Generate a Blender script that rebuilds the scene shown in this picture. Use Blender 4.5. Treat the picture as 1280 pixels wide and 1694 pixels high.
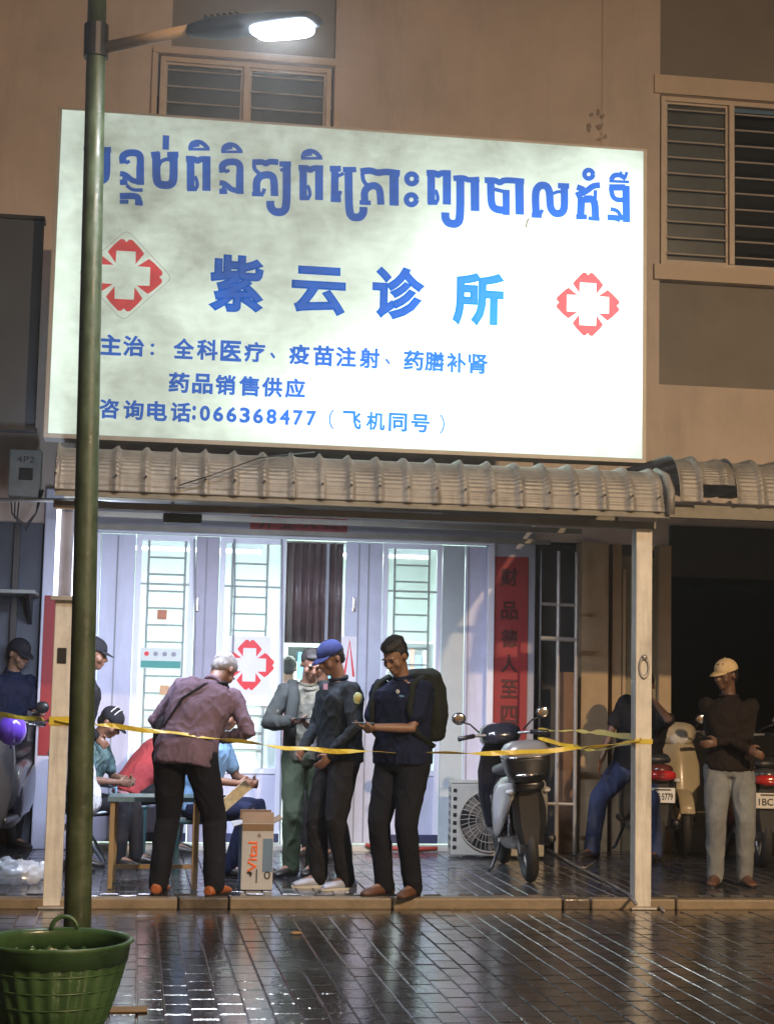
import bpy, bmesh, math, random
import numpy as np
from mathutils import Vector, Matrix, noise
random.seed(7); rng = np.random.default_rng(7)
R = math.radians
SC = bpy.context.scene
COL = SC.collection
for o in list(bpy.data.objects): bpy.data.objects.remove(o)

# ------------------------------------------------------------------ camera
PW, PH, FPX = 1280, 1694, 2700.0
YAW, PITCH, ROLL = R(8.53), R(6.23), R(1.207)
CAM = Vector((0.477, -10.65, 1.4))
fw = Vector((math.sin(YAW)*math.cos(PITCH), math.cos(YAW)*math.cos(PITCH), math.sin(PITCH)))
_r0 = Vector((math.cos(YAW), -math.sin(YAW), 0)); _u0 = _r0.cross(fw)
cr = _r0*math.cos(ROLL) + _u0*math.sin(ROLL); cu = -_r0*math.sin(ROLL) + _u0*math.cos(ROLL)
cd = bpy.data.cameras.new('camera'); cam = bpy.data.objects.new('camera', cd); COL.objects.link(cam)
cam.matrix_world = Matrix(((cr.x, cu.x, -fw.x, CAM.x), (cr.y, cu.y, -fw.y, CAM.y), (cr.z, cu.z, -fw.z, CAM.z), (0, 0, 0, 1)))
cd.sensor_fit = 'HORIZONTAL'; cd.sensor_width = 36; cd.lens = 36*FPX/PW
cd.clip_start = 0.1; cd.clip_end = 400
SC.camera = cam
# ------------------------------------------------------------------ night sky, moonlight, exposure
wd = bpy.data.worlds.new('World'); SC.world = wd; wd.use_nodes = True
nt = wd.node_tree; sky = nt.nodes.new('ShaderNodeTexSky'); sky.sky_type = 'NISHITA'; sky.sun_disc = False
sky.sun_elevation = R(1.0); sky.sun_rotation = R(200)
bg = nt.nodes['Background']; nt.links.new(sky.outputs[0], bg.inputs[0]); bg.inputs[1].default_value = 0.05
sd = bpy.data.lights.new('moonlight', 'SUN'); sd.energy = 0.01; sd.angle = R(8); sd.color = (.8, .85, 1)
so = bpy.data.objects.new('moonlight', sd); so.rotation_euler = (R(50), 0, R(20)); COL.objects.link(so)
SC.view_settings.view_transform = 'Standard'; SC.view_settings.look = 'None'
SC.view_settings.exposure = 0.15; SC.view_settings.gamma = 1.0; SC.view_settings.use_curve_mapping = False

def at(px, py, Y):
    d = fw*FPX + cr*(px-PW/2) - cu*(py-PH/2); return CAM + d*((Y-CAM.y)/d.y)
def ground(px, py, Z=0.0):
    d = fw*FPX + cr*(px-PW/2) - cu*(py-PH/2); return CAM + d*((Z-CAM.z)/d.z)

# ------------------------------------------------------------------ materials
MATS = {}
def mat(name, col, rough=.6, metal=0, var=.15, vs=6, bump=0, bs=60, spec=.5, emit=None, es=0, coat=0, alpha=1, trans=0, stretch=None, rvar=0):
    if name in MATS: return MATS[name]
    m = bpy.data.materials.new(name); m.use_nodes = True; n = m.node_tree; b = n.nodes['Principled BSDF']; MATS[name] = m
    b.inputs['Roughness'].default_value = rough; b.inputs['Metallic'].default_value = metal
    b.inputs['Specular IOR Level'].default_value = spec; b.inputs['Coat Weight'].default_value = coat
    b.inputs['Alpha'].default_value = alpha; b.inputs['Transmission Weight'].default_value = trans
    tc = n.nodes.new('ShaderNodeTexCoord'); mp = n.nodes.new('ShaderNodeMapping'); n.links.new(tc.outputs['Object'], mp.inputs[0])
    if stretch: mp.inputs['Scale'].default_value = stretch
    if var:
        nz = n.nodes.new('ShaderNodeTexNoise'); nz.inputs['Scale'].default_value = vs; nz.inputs['Detail'].default_value = 6
        nz.inputs['Roughness'].default_value = .65
        n.links.new(mp.outputs[0], nz.inputs['Vector'])
        rp = n.nodes.new('ShaderNodeValToRGB'); rp.color_ramp.elements[0].position = .3; rp.color_ramp.elements[1].position = .7
        rp.color_ramp.elements[0].color = tuple(c*(1-var) for c in col)+(1,); rp.color_ramp.elements[1].color = tuple(min(1, c*(1+var)) for c in col)+(1,)
        n.links.new(nz.outputs[0], rp.inputs[0]); n.links.new(rp.outputs[0], b.inputs['Base Color'])
        if rvar:
            mr = n.nodes.new('ShaderNodeMapRange'); mr.inputs[1].default_value = .35; mr.inputs[2].default_value = .65
            mr.inputs[3].default_value = max(.02, rough-rvar); mr.inputs[4].default_value = rough+rvar
            n.links.new(nz.outputs[0], mr.inputs[0]); n.links.new(mr.outputs[0], b.inputs['Roughness'])
    else: b.inputs['Base Color'].default_value = col+(1,)
    if bump:
        n2 = n.nodes.new('ShaderNodeTexNoise'); n2.inputs['Scale'].default_value = bs; n2.inputs['Detail'].default_value = 4
        n.links.new(mp.outputs[0], n2.inputs['Vector'])
        bp = n.nodes.new('ShaderNodeBump'); bp.inputs['Strength'].default_value = bump; bp.inputs['Distance'].default_value = .01
        n.links.new(n2.outputs[0], bp.inputs['Height']); n.links.new(bp.outputs[0], b.inputs['Normal'])
    if emit: b.inputs['Emission Color'].default_value = emit+(1,); b.inputs['Emission Strength'].default_value = es
    return m
def skin(t=0):
    return mat('skin_%d' % t, [(.165, .085, .055), (.22, .125, .08), (.12, .062, .038)][t], .45, var=.12, vs=14, bump=.15, bs=90)
def cloth(name, col, var=.18, rough=.85):
    return mat('cloth_'+name, col, rough, var=var, vs=9, bump=.35, bs=160, spec=.2)

# ------------------------------------------------------------------ mesh building
def link(o, parent=None):
    COL.objects.link(o)
    if parent is not None: o.parent = parent
    return o
def empty(name, loc, rz=0, label=None, cat=None, group=None):
    o = bpy.data.objects.new(name, None); o.empty_display_size = .1; o.location = loc; o.rotation_euler = (0, 0, rz); COL.objects.link(o)
    tag(o, label, cat, group); return o
def tag(o, label=None, cat=None, group=None, kind=None):
    if label: o['label'] = label
    if cat: o['category'] = cat
    if group: o['group'] = group
    if kind: o['kind'] = kind
    return o
class MB:
    def __init__(s): s.v = []; s.f = []
    def add(s, vs, fs):
        k = len(s.v); s.v += [tuple(p) for p in vs]; s.f += [tuple(i+k for i in f) for f in fs]; return s
    def box(s, a, b):
        x0, y0, z0 = [min(p, q) for p, q in zip(a, b)]; x1, y1, z1 = [max(p, q) for p, q in zip(a, b)]
        return s.add([(x0, y0, z0), (x1, y0, z0), (x1, y1, z0), (x0, y1, z0), (x0, y0, z1), (x1, y0, z1), (x1, y1, z1), (x0, y1, z1)],
                     [(0, 3, 2, 1), (4, 5, 6, 7), (0, 1, 5, 4), (1, 2, 6, 5), (2, 3, 7, 6), (3, 0, 4, 7)])
    def obox(s, M, hx, hy, hz):
        k = len(s.v); s.box((-hx, -hy, -hz), (hx, hy, hz))
        for i in range(k, len(s.v)): s.v[i] = tuple(M @ Vector(s.v[i]))
        return s
    def loft(s, rings, caps=True):
        n = len(rings[0]); k = len(s.v)
        for r in rings: s.v += [tuple(p) for p in r]
        for i in range(len(rings)-1):
            for j in range(n):
                a = k+i*n+j; b = k+i*n+(j+1) % n; s.f.append((a, b, b+n, a+n))
        if caps:
            s.f.append(tuple(k+j for j in range(n))[::-1]); e = k+(len(rings)-1)*n; s.f.append(tuple(e+j for j in range(n)))
        return s
    def tube(s, pts, r, n=8, flat=None):
        pts = [Vector(p) for p in pts]; m = len(pts)
        rs = r if isinstance(r, (list, tuple)) else [r]*m
        rings = []; ref = None
        for i, p in enumerate(pts):
            t = (pts[min(i+1, m-1)]-pts[max(i-1, 0)]).normalized()
            if ref is None:
                ref = Vector((0, 0, 1)) if abs(t.z) < .9 else Vector((1, 0, 0))
            a = (ref - t*ref.dot(t)).normalized(); ref = a; b = t.cross(a)
            fa = 1 if flat is None else flat
            rings.append([p + a*(math.cos(2*math.pi*j/n)*rs[i]) + b*(math.sin(2*math.pi*j/n)*rs[i]*fa) for j in range(n)])
        return s.loft(rings)
    def limb(s, pts, rs, n=12, sub=4):   # tapered limb with round ends
        pts = [Vector(p) for p in pts]; P = []; Q = []
        for i in range(len(pts)-1):
            for k in range(sub):
                t = k/sub; P.append(pts[i].lerp(pts[i+1], t)); Q.append(rs[i]*(1-t)+rs[i+1]*t)
        P.append(pts[-1]); Q.append(rs[-1])
        d0 = (P[0]-P[1]).normalized(); d1 = (P[-1]-P[-2]).normalized()
        P = [P[0]+d0*Q[0]*.8, P[0]+d0*Q[0]*.45]+P+[P[-1]+d1*Q[-1]*.45, P[-1]+d1*Q[-1]*.8]
        Q = [Q[0]*.5, Q[0]*.87]+Q+[Q[-1]*.87, Q[-1]*.5]
        return s.tube(P, Q, n)
    def ell(s, c, r, M=None, nu=14, nv=9):
        c = Vector(c); M = M or Matrix.Identity(3); rings = []
        for i in range(1, nv):
            a = math.pi*i/nv
            rings.append([c + M @ Vector((r[0]*math.sin(a)*math.cos(2*math.pi*j/nu), r[1]*math.sin(a)*math.sin(2*math.pi*j/nu), r[2]*math.cos(a))) for j in range(nu)])
        k = len(s.v); s.loft(rings, False)
        e = len(s.v); s.v += [tuple(c + M @ Vector((0, 0, r[2]))), tuple(c + M @ Vector((0, 0, -r[2])))]
        last = k+(nv-2)*nu
        for j in range(nu):
            s.f.append((e, k+(j+1) % nu, k+j)); s.f.append((e+1, last+j, last+(j+1) % nu))
        return s
    def disc_y(s, c, r, y0, y1, n=24):    # cylinder along Y
        return s.loft([[(c[0]+r*math.cos(2*math.pi*j/n), y, c[1]+r*math.sin(2*math.pi*j/n)) for j in range(n)] for y in (y0, y1)])
    def prism(s, poly, y0, y1):           # poly in XZ, extruded in Y
        return s.loft([[(x, y, z) for x, z in poly] for y in (y0, y1)])
    def torus(s, c, Rr, r, axis='X', n=28, m=8, sq=1):
        rings = []
        for i in range(n):
            a = 2*math.pi*i/n; ring = []
            for j in range(m):
                b = 2*math.pi*j/m; q = Rr + r*math.cos(b)*sq; h = r*math.sin(b)
                p = {'X': (h, q*math.cos(a), q*math.sin(a)), 'Y': (q*math.cos(a), h, q*math.sin(a)), 'Z': (q*math.cos(a), q*math.sin(a), h)}[axis]
                ring.append((c[0]+p[0], c[1]+p[1], c[2]+p[2]))
            rings.append(ring)
        k = len(s.v); s.loft(rings, False); e = k+(n-1)*m
        for j in range(m): s.f.append((e+j, e+(j+1) % m, k+(j+1) % m, k+j))
        return s
    def xf(s, M):
        s.v = [tuple(M @ Vector(p)) for p in s.v]; return s
    def mesh(s, name, m=None, smooth=False, recalc=True):
        me = bpy.data.meshes.new(name); me.from_pydata(s.v, [], s.f); me.update()
        if recalc:
            bm = bmesh.new(); bm.from_mesh(me); bmesh.ops.recalc_face_normals(bm, faces=bm.faces); bm.to_mesh(me); bm.free()
        if smooth: me.shade_smooth()
        if m: me.materials.append(m)
        return me
    def build(s, name, m=None, parent=None, smooth=False, bevel=0, recalc=True):
        o = link(bpy.data.objects.new(name, s.mesh(name, m, smooth, recalc)), parent)
        if bevel:
            b = o.modifiers.new('bevel', 'BEVEL'); b.width = bevel; b.segments = 2; b.limit_method = 'ANGLE'; b.angle_limit = R(35)
        return o
def evaluated(tmp):
    dg = bpy.context.evaluated_depsgraph_get(); dg.update()
    return bpy.data.meshes.new_from_object(tmp.evaluated_get(dg))
def fold_disp(me, amp, freq, seed, stretch=(1, 1, 1)):
    n = len(me.vertices); co = np.empty(n*3, 'f'); no = np.empty(n*3, 'f'); me.vertices.foreach_get('co', co); me.vertices.foreach_get('normal', no)
    co = co.reshape(-1, 3).astype('d'); no = no.reshape(-1, 3); q = co*np.array(stretch)*freq; rs = np.random.default_rng(seed); d = np.zeros(n)
    w = q + .8*np.sin(q[:, [1, 2, 0]]*1.3+seed) + .5*np.sin(q[:, [2, 0, 1]]*2.7+seed*1.7)
    for k in range(5):
        v = rs.normal(size=3); v /= np.linalg.norm(v); d += (1-np.abs(np.sin(w @ v*(1+k*.45)+rs.uniform(0, 6))))**2/(1+k*.35)
    d = (d-d.mean())*amp
    co += no*d[:, None]; me.vertices.foreach_set('co', co.astype('f').ravel()); me.update()
def organic(mb, name, m, parent, voxel=.01, smooth=3, fold=0, freq=18, seed=1, stretch=(1, 1, 1)):
    me = mb.mesh(name+'_raw'); t = bpy.data.objects.new('tmp', me); COL.objects.link(t)
    r = t.modifiers.new('r', 'REMESH'); r.mode = 'VOXEL'; r.voxel_size = voxel; r.adaptivity = 0
    if smooth: s = t.modifiers.new('s', 'SMOOTH'); s.iterations = smooth; s.factor = .5
    out = evaluated(t); bpy.data.objects.remove(t); bpy.data.meshes.remove(me)
    if fold: fold_disp(out, fold, freq, seed, stretch)
    out.shade_smooth(); out.materials.clear(); out.materials.append(m); out.name = name
    return link(bpy.data.objects.new(name, out), parent)
def text_mesh(body, size, m, name, loc, parent=None, bold=0, rot=(math.pi/2, 0, 0), spacing=1.0, fit=None, depth=.002, center=False):
    c = bpy.data.curves.new('t', 'FONT'); c.body = body; c.size = 1; c.space_character = spacing
    c.resolution_u = 3
    if bold: c.bevel_depth = bold; c.bevel_resolution = 0
    t = bpy.data.objects.new('tmp', c); COL.objects.link(t); me = evaluated(t); bpy.data.objects.remove(t)
    n = len(me.vertices); co = np.empty(n*3, 'f'); me.vertices.foreach_get('co', co); co = co.reshape(-1, 3)
    mn = co.min(0); mx = co.max(0)
    if fit: sx = fit[0]/(mx[0]-mn[0]); sy = fit[1]/(mx[1]-mn[1])
    else: sx = sy = size
    co[:, 0] = (co[:, 0]-mn[0])*sx; co[:, 1] = (co[:, 1]-mn[1])*sy
    if center: co[:, 0] -= (mx[0]-mn[0])*sx/2; co[:, 1] -= (mx[1]-mn[1])*sy/2
    z = co[:, 2]; co[:, 2] = (z-z.min())/max(1e-6, z.max()-z.min())*depth if bold else depth
    me.vertices.foreach_set('co', co.ravel()); me.materials.clear(); me.materials.append(m); me.update()
    o = bpy.data.objects.new(name, me); o.location = loc; o.rotation_euler = rot
    return link(o, parent)
def ribbon(mb, pts, w, y, M=None):       # mitred flat stroke in XZ plane at depth y
    P = [Vector((a, b)) for a, b in pts]; L = []; Rr = []
    for i, p in enumerate(P):
        a = (P[i]-P[i-1]).normalized() if i else (P[1]-P[0]).normalized()
        b = (P[i+1]-P[i]).normalized() if i < len(P)-1 else a
        t = (a+b); t = t.normalized() if t.length > 1e-3 else a
        nrm = Vector((-t.y, t.x)); k = 1/max(.6, abs(nrm.dot(Vector((-a.y, a.x)))))
        L.append(p+nrm*w/2*k); Rr.append(p-nrm*w/2*k)
    vs = [(q.x, y, q.y) for q in L]+[(q.x, y, q.y) for q in Rr]; n = len(P)
    mb.add(vs, [(i, i+1, n+i+1, n+i) for i in range(n-1)])
WP = {}
def thing(name, loc, label, cat, group=None):       # an Empty whose parts are written in world coordinates
    o = empty(name, loc, 0, label, cat, group); WP[o.name] = Matrix.Translation(-Vector(loc)); return o
_link0 = link
def link(o, parent=None):
    COL.objects.link(o)
    if parent is not None:
        o.parent = parent
        if parent.name in WP: o.matrix_parent_inverse = WP[parent.name]
    return o

# materials of the place
M_wall = mat('render_wall', (.60, .52, .465), .85, var=.10, vs=1.6, bump=.25, bs=40)
def streaks(m, amt, sx=7, sz=.5):
    n = m.node_tree; b = n.nodes['Principled BSDF']; src = b.inputs['Base Color'].links[0].from_socket
    geo = n.nodes.new('ShaderNodeNewGeometry'); mp = n.nodes.new('ShaderNodeMapping'); mp.inputs['Scale'].default_value = (sx, sx, sz); nz = n.nodes.new('ShaderNodeTexNoise'); nz.inputs['Scale'].default_value = 1; nz.inputs['Detail'].default_value = 7; nz.inputs['Roughness'].default_value = .7
    n.links.new(geo.outputs['Position'], mp.inputs[0]); n.links.new(mp.outputs[0], nz.inputs['Vector'])
    mr = n.nodes.new('ShaderNodeMapRange'); mr.inputs[1].default_value = .48; mr.inputs[2].default_value = .72; mr.inputs[3].default_value = 1; mr.inputs[4].default_value = 1-amt; n.links.new(nz.outputs[0], mr.inputs[0])
    mx = n.nodes.new('ShaderNodeMix'); mx.data_type = 'RGBA'; mx.blend_type = 'MULTIPLY'; mx.inputs['Factor'].default_value = 1
    n.links.new(src, mx.inputs[6]); n.links.new(mr.outputs[0], mx.inputs[7]); n.links.new(mx.outputs[2], b.inputs['Base Color'])
streaks(M_wall, .16, 3.5, .6)
M_wallpanel = mat('grey_wall_panel', (.23, .21, .185), .8, var=.10, vs=2.2, bump=.2, bs=50)
M_trim = mat('cream_wall_trim', (.62, .52, .42), .8, var=.08, vs=3, bump=.15)
M_alu = mat('window_frame_paint', (.60, .52, .44), .5, var=.1, vs=8)
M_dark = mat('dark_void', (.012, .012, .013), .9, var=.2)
M_bar = mat('grille_bar_paint', (.42, .38, .34), .5, var=.1)
M_white = mat('white_door_paint', (.52, .55, .70), .42, var=.06, vs=5, bump=.05)
streaks(M_white, .18, 9, 1.2)
M_white2 = mat('white_frame_paint', (.70, .73, .84), .4, var=.05, vs=5)
M_lintel = mat('grey_blue_lintel', (.30, .31, .36), .7, var=.08, vs=4)
M_cream = mat('cream_post_paint', (.64, .62, .57), .55, var=.14, vs=7, bump=.12, bs=30); streaks(M_cream, .35, 22, 2)
M_green = mat('green_lamp_pole_paint', (.042, .060, .028), .5, var=.38, vs=7, bump=.3, bs=22, rvar=.14); streaks(M_green, .5, 30, 3)
M_red = mat('red_paper', (.26, .018, .022), .6, var=.12, vs=3, bump=.1, bs=20)
M_ink = mat('black_ink', (.015, .012, .012), .5, var=0)
M_steel = mat('galvanised_steel', (.35, .34, .33), .45, metal=.7, var=.2, vs=8, rvar=.1)
M_blk = mat('black_plastic', (.018, .018, .02), .35, var=.2, vs=10, bump=.05)
M_chrome = mat('chrome', (.6, .6, .62), .15, metal=1, var=.1)
M_tyre = mat('tyre_rubber', (.02, .02, .021), .7, var=.2, vs=20)

# ------------------------------------------------------------------ ground
gb = MB().add([(-40, -60, -.012), (60, -60, -.012), (60, 40, -.012), (-40, 40, -.012)], [(0, 1, 2, 3)])
M_wet = mat('wet_ground', (.035, .033, .032), .2, var=.3, vs=3, bump=.25, bs=14, rvar=.12, coat=.0)
g = gb.build('ground', M_wet); tag(g, kind='structure')
def wet_mat(name, col, r0, r1, bump, bs, vs=1.1):
    m = bpy.data.materials.new(name); m.use_nodes = True; n = m.node_tree; b = n.nodes['Principled BSDF']
    geo = n.nodes.new('ShaderNodeNewGeometry'); oi = n.nodes.new('ShaderNodeObjectInfo')
    nz = n.nodes.new('ShaderNodeTexNoise'); nz.inputs['Scale'].default_value = vs; nz.inputs['Detail'].default_value = 7; nz.inputs['Distortion'].default_value = .8
    n.links.new(geo.outputs['Position'], nz.inputs['Vector'])
    mr = n.nodes.new('ShaderNodeMapRange'); mr.inputs[1].default_value = .38; mr.inputs[2].default_value = .66; mr.inputs[3].default_value = r0; mr.inputs[4].default_value = r1
    n.links.new(nz.outputs[0], mr.inputs[0]); n.links.new(mr.outputs[0], b.inputs['Roughness'])
    n2 = n.nodes.new('ShaderNodeTexNoise'); n2.inputs['Scale'].default_value = bs; n2.inputs['Detail'].default_value = 3
    n.links.new(geo.outputs['Position'], n2.inputs['Vector'])
    bp = n.nodes.new('ShaderNodeBump'); bp.inputs['Strength'].default_value = bump; bp.inputs['Distance'].default_value = .01
    n.links.new(n2.outputs[0], bp.inputs['Height']); n.links.new(bp.outputs[0], b.inputs['Normal'])
    n3 = n.nodes.new('ShaderNodeTexNoise'); n3.inputs['Scale'].default_value = 7; n3.inputs['Detail'].default_value = 6
    n.links.new(geo.outputs['Position'], n3.inputs['Vector'])
    rp = n.nodes.new('ShaderNodeValToRGB'); rp.color_ramp.elements[0].position = .3; rp.color_ramp.elements[1].position = .72
    rp.color_ramp.elements[0].color = tuple(c*.6 for c in col)+(1,); rp.color_ramp.elements[1].color = tuple(c*1.5 for c in col)+(1,)
    n.links.new(n3.outputs[0], rp.inputs[0]); n.links.new(rp.outputs[0], b.inputs['Base Color'])
    b.inputs['Specular IOR Level'].default_value = .9; b.inputs['Coat Weight'].default_value = .7; b.inputs['Coat Roughness'].default_value = .17
    return m
M_brick = wet_mat('wet_brick_paver', (.019, .0195, .021), .11, .32, .55, 24)
M_joint = wet_mat('wet_joint_sand', (.03, .028, .026), .10, .3, .3, 40)
M_terr = wet_mat('wet_terrace_paver', (.038, .038, .042), .16, .42, .3, 22)
BW, BL = .117, .225
def brick_geo(mb, cx, cy, z, w, l, tx, ty, ch=.0045, dep=.03):
    h, k = w/2, l/2
    def zz(x, y): return z + x*tx + y*ty
    top = [(-h+ch, -k+ch), (h-ch, -k+ch), (h-ch, k-ch), (-h+ch, k-ch)]; mid = [(-h, -k), (h, -k), (h, k), (-h, k)]
    vs = [(cx+x, cy+y, zz(x, y)) for x, y in top]+[(cx+x, cy+y, zz(x, y)-ch*.8) for x, y in mid]+[(cx+x, cy+y, z-dep) for x, y in mid]
    fs = [(0, 1, 2, 3)]
    for i in range(4):
        j = (i+1) % 4; fs += [(4+i, 4+j, j, i), (8+i, 8+j, 4+j, 4+i)]
    mb.add(vs, fs)
pav = MB().add([(-3, -7, -.006), (8, -7, -.006), (8, -.06, -.006), (-3, -.06, -.006)], [(0, 1, 2, 3)]).build('pavement', M_joint, recalc=False)
tag(pav, kind='structure')
lay = []
for i in range(-26, 68):
    for j in range(-31, 1):
        x = i*BW; y = -.17 - j*0 + (j)*BL - (BL/2 if i % 2 else 0) 
        if y-BL/2 < -6.9 or y+BL/2 > -.07: continue
        lay.append((x, y))
def vis(x, y):
    d = Vector((x, y, 0))-CAM; z = d.dot(fw); px = PW/2+FPX*d.dot(cr)/z; py = PH/2-FPX*d.dot(cu)/z
    return -30 < px < PW+30 and py < PH+40
lay.sort(key=lambda p: (not vis(*p), p[1]))
variants = []
for k in range(6):
    mb = MB(); brick_geo(mb, 0, 0, 0, BW-.0055, BL-.0055, random.uniform(-.009, .009), random.uniform(-.006, .006)); variants.append(mb.mesh('brick', M_brick, recalc=False))
for x, y in lay[:298]:
    o = bpy.data.objects.new('brick', random.choice(variants)); o.location = (x, y, random.uniform(0, .0025)); link(o, pav)
mb = MB()
for x, y in lay[298:]: brick_geo(mb, x, y, random.uniform(0, .0025), BW-.0055, BL-.0055, random.uniform(-.012, .012), random.uniform(-.008, .008))
o = mb.build('brick', M_brick, pav, recalc=False); tag(o, kind='stuff')
# terrace behind the kerb
TZ = .06
ter = MB().box((-12, .055, -.01), (14, 9, TZ-.008)).build('terrace', M_joint); tag(ter, kind='structure')
mb = MB()
for i in range(-34, 74):
    for j in range(0, 15):
        x = i*BW; y = .19 + j*BL + (BL/2 if i % 2 else 0)
        if y > 3.3: continue
        brick_geo(mb, x, y, TZ+random.uniform(0, .002), BW-.007, BL-.007, random.uniform(-.01, .01), random.uniform(-.008, .008))
o = mb.build('paver', M_terr, ter, recalc=False); tag(o, kind='stuff')
M_kerb = mat('yellowed_kerb_concrete', (.20, .155, .10), .5, var=.3, vs=5, bump=.4, bs=30, rvar=.12)
kerb = empty('kerb', (0, 0, 0)); tag(kerb, kind='structure')
M_kerbd = mat('wet_dark_kerb_concrete', (.10, .08, .06), .35, var=.35, vs=5, bump=.4, bs=30, rvar=.12)
for x0, x1, mm in ((-3.5, .12, M_kerb), (.13, .78, M_kerb), (.79, 1.1, M_kerbd), (1.11, 2.15, M_kerb), (2.16, 3.28, M_kerb), (3.29, 3.47, M_kerbd), (3.48, 4.05, M_kerb), (4.06, 5.1, M_kerb), (5.11, 6.4, M_kerb)):
    MB().box((x0, -.055, -.01), (x1, .05, TZ+.004+random.uniform(-.003, .004))).build('kerb_stone', mm, kerb, bevel=.012)

# ------------------------------------------------------------------ building, upper storey
FY = 3.22
def X(px, py=1150, Y=FY): return at(px, py, Y).x
def Z(px, py, Y=FY): return at(px, py, Y).z
bld = thing('apartment_building', (2, FY, 0), 'brown rendered shophouse block rising behind the lit signboard', 'building')
UY = FY
zt = 8.6; zl = Z(640, 760, UY)
wx0, wx1 = X(262, 100, UY), X(553, 110, UY); wz0, wz1 = Z(400, 330, UY), Z(400, 99, UY)      # left window opening
rx0, rx1 = X(1091, 300, UY), X(1091, 300, UY)+1.42; rz0, rz1 = Z(1100, 438, UY), Z(1150, 160, UY)
pA = (X(285, 40, UY), X(556, 40, UY), Z(400, 84, UY), 8.0)
pB = (X(1092, 60, UY), 6.4, Z(1180, 131, UY), 8.0)
pC = (X(1083, 560, UY), 6.4, Z(1180, 640, UY), Z(1180, 469, UY))
holes = [(wx0, wx1, wz0, wz1), (rx0, rx1, rz0, rz1), pA, pB, pC]
xs = sorted({-5, 6.4}|{h[0] for h in holes}|{h[1] for h in holes}); zs = sorted({2.72, zt}|{h[2] for h in holes}|{h[3] for h in holes})
w = MB()
for i in range(len(xs)-1):
    for j in range(len(zs)-1):
        cx, cz = (xs[i]+xs[i+1])/2, (zs[j]+zs[j+1])/2
        if any(h[0] < cx < h[1] and h[2] < cz < h[3] for h in holes): continue
        w.add([(xs[i], UY, zs[j]), (xs[i+1], UY, zs[j]), (xs[i+1], UY, zs[j+1]), (xs[i], UY, zs[j+1])], [(0, 1, 2, 3)])
for h in holes:     # reveals
    a, b, c, d = h; D = UY+(.04 if h in (pA, pB, pC) else .14)
    w.add([(a, UY, c), (a, D, c), (a, D, d), (a, UY, d)], [(0, 1, 2, 3)]); w.add([(b, UY, c), (b, UY, d), (b, D, d), (b, D, c)], [(0, 1, 2, 3)])
    w.add([(a, UY, d), (a, D, d), (b, D, d), (b, UY, d)], [(0, 1, 2, 3)]); w.add([(a, UY, c), (b, UY, c), (b, D, c), (a, D, c)], [(0, 1, 2, 3)])
w.build('wall', M_wall, bld, recalc=False)
MB().box((-5.2, 9, 0), (6.6, 9.2, 8.7)).build('rear_wall', M_dark, bld)
MB().box((-5.2, UY-.02, 8.61), (6.6, 9.2, 8.75)).build('roof', M_wall, bld)
for h in (pA, pB, pC): MB().box((h[0], UY+.04, h[2]), (h[1], UY+.07, h[3])).build('wall_panel', M_wallpanel, bld)
MB().box((X(996, 60, UY), UY-.010, 2.9), (X(1092, 60, UY)-.006, UY-.002, zt)).build('pilaster', M_wall, bld)
MB().box((rx0-.06, UY-.035, rz1+.004), (6.4, UY-.002, pB[2]-.004)).build('lintel_band', M_trim, bld)
MB().box((rx0-.06, UY-.05, pC[3]+.004), (6.4, UY-.002, rz0-.004)).build('window_sill', M_trim, bld)
M_glassd = mat('dim_louvre_glass', (.075, .085, .085), .22, var=.25, vs=3, spec=.6)
def window(x0, x1, z0, z1, panes, nb, name='window'):
    fr = MB(); t = .045; yA, yB = UY+.02, UY+.09
    fr.box((x0, yA, z0), (x0+t, yB, z1)); fr.box((x1-t, yA, z0), (x1, yB, z1)); fr.box((x0+t, yA, z0), (x1-t, yB, z0+t)); fr.box((x0+t, yA, z1-t), (x1-t, yB, z1))
    f = fr.build(name, M_alu, bld, bevel=.004)
    n = len(panes); W = (x1-x0-2*t); xx = x0+t
    for k, (frac, kind) in enumerate(panes):
        xe = xx+W*frac
        if k < n-1: MB().box((xe-.025, yA-.012, z0+t), (xe+.025, yB-.002, z1-t)).build('mullion', M_alu, f, bevel=.004)
        a, b = xx+(.028 if k else 0), xe-(.028 if k < n-1 else 0)
        if kind == 'glass':
            MB().box((a, UY+.075, z0+t), (b, UY+.082, z1-t)).build('pane', M_glassd, f)
            s = MB(); q = .02
            s.box((a, UY+.045, z0+t), (a+q, UY+.073, z1-t)); s.box((b-q, UY+.045, z0+t), (b, UY+.073, z1-t)); s.box((a+q, UY+.045, z0+t), (b-q, UY+.073, z0+t+q)); s.box((a+q, UY+.045, z1-t-q), (b-q, UY+.073, z1-t))
            s.build('sash', M_alu, f)
        else: MB().box((a, UY+.3, z0), (b, UY+.31, z1)).build('dark_room', M_dark, f)
        for i in range(nb):
            zz = z0+t+(i+.5)*(z1-z0-2*t)/nb
            MB().tube([(a+.012, UY+.035, zz), (b-.012, UY+.035, zz)], .008, 6).build('security_bar', M_bar, f)
        xx = xe
wl = window(wx0+.02, wx1-.02, wz0, wz1-.005, [(.5, 'glass'), (.5, 'glass')], 8)
wr = window(rx0+.02, rx1-.01, rz0, rz1, [(.48, 'glass'), (.52, 'open')], 10)
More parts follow.
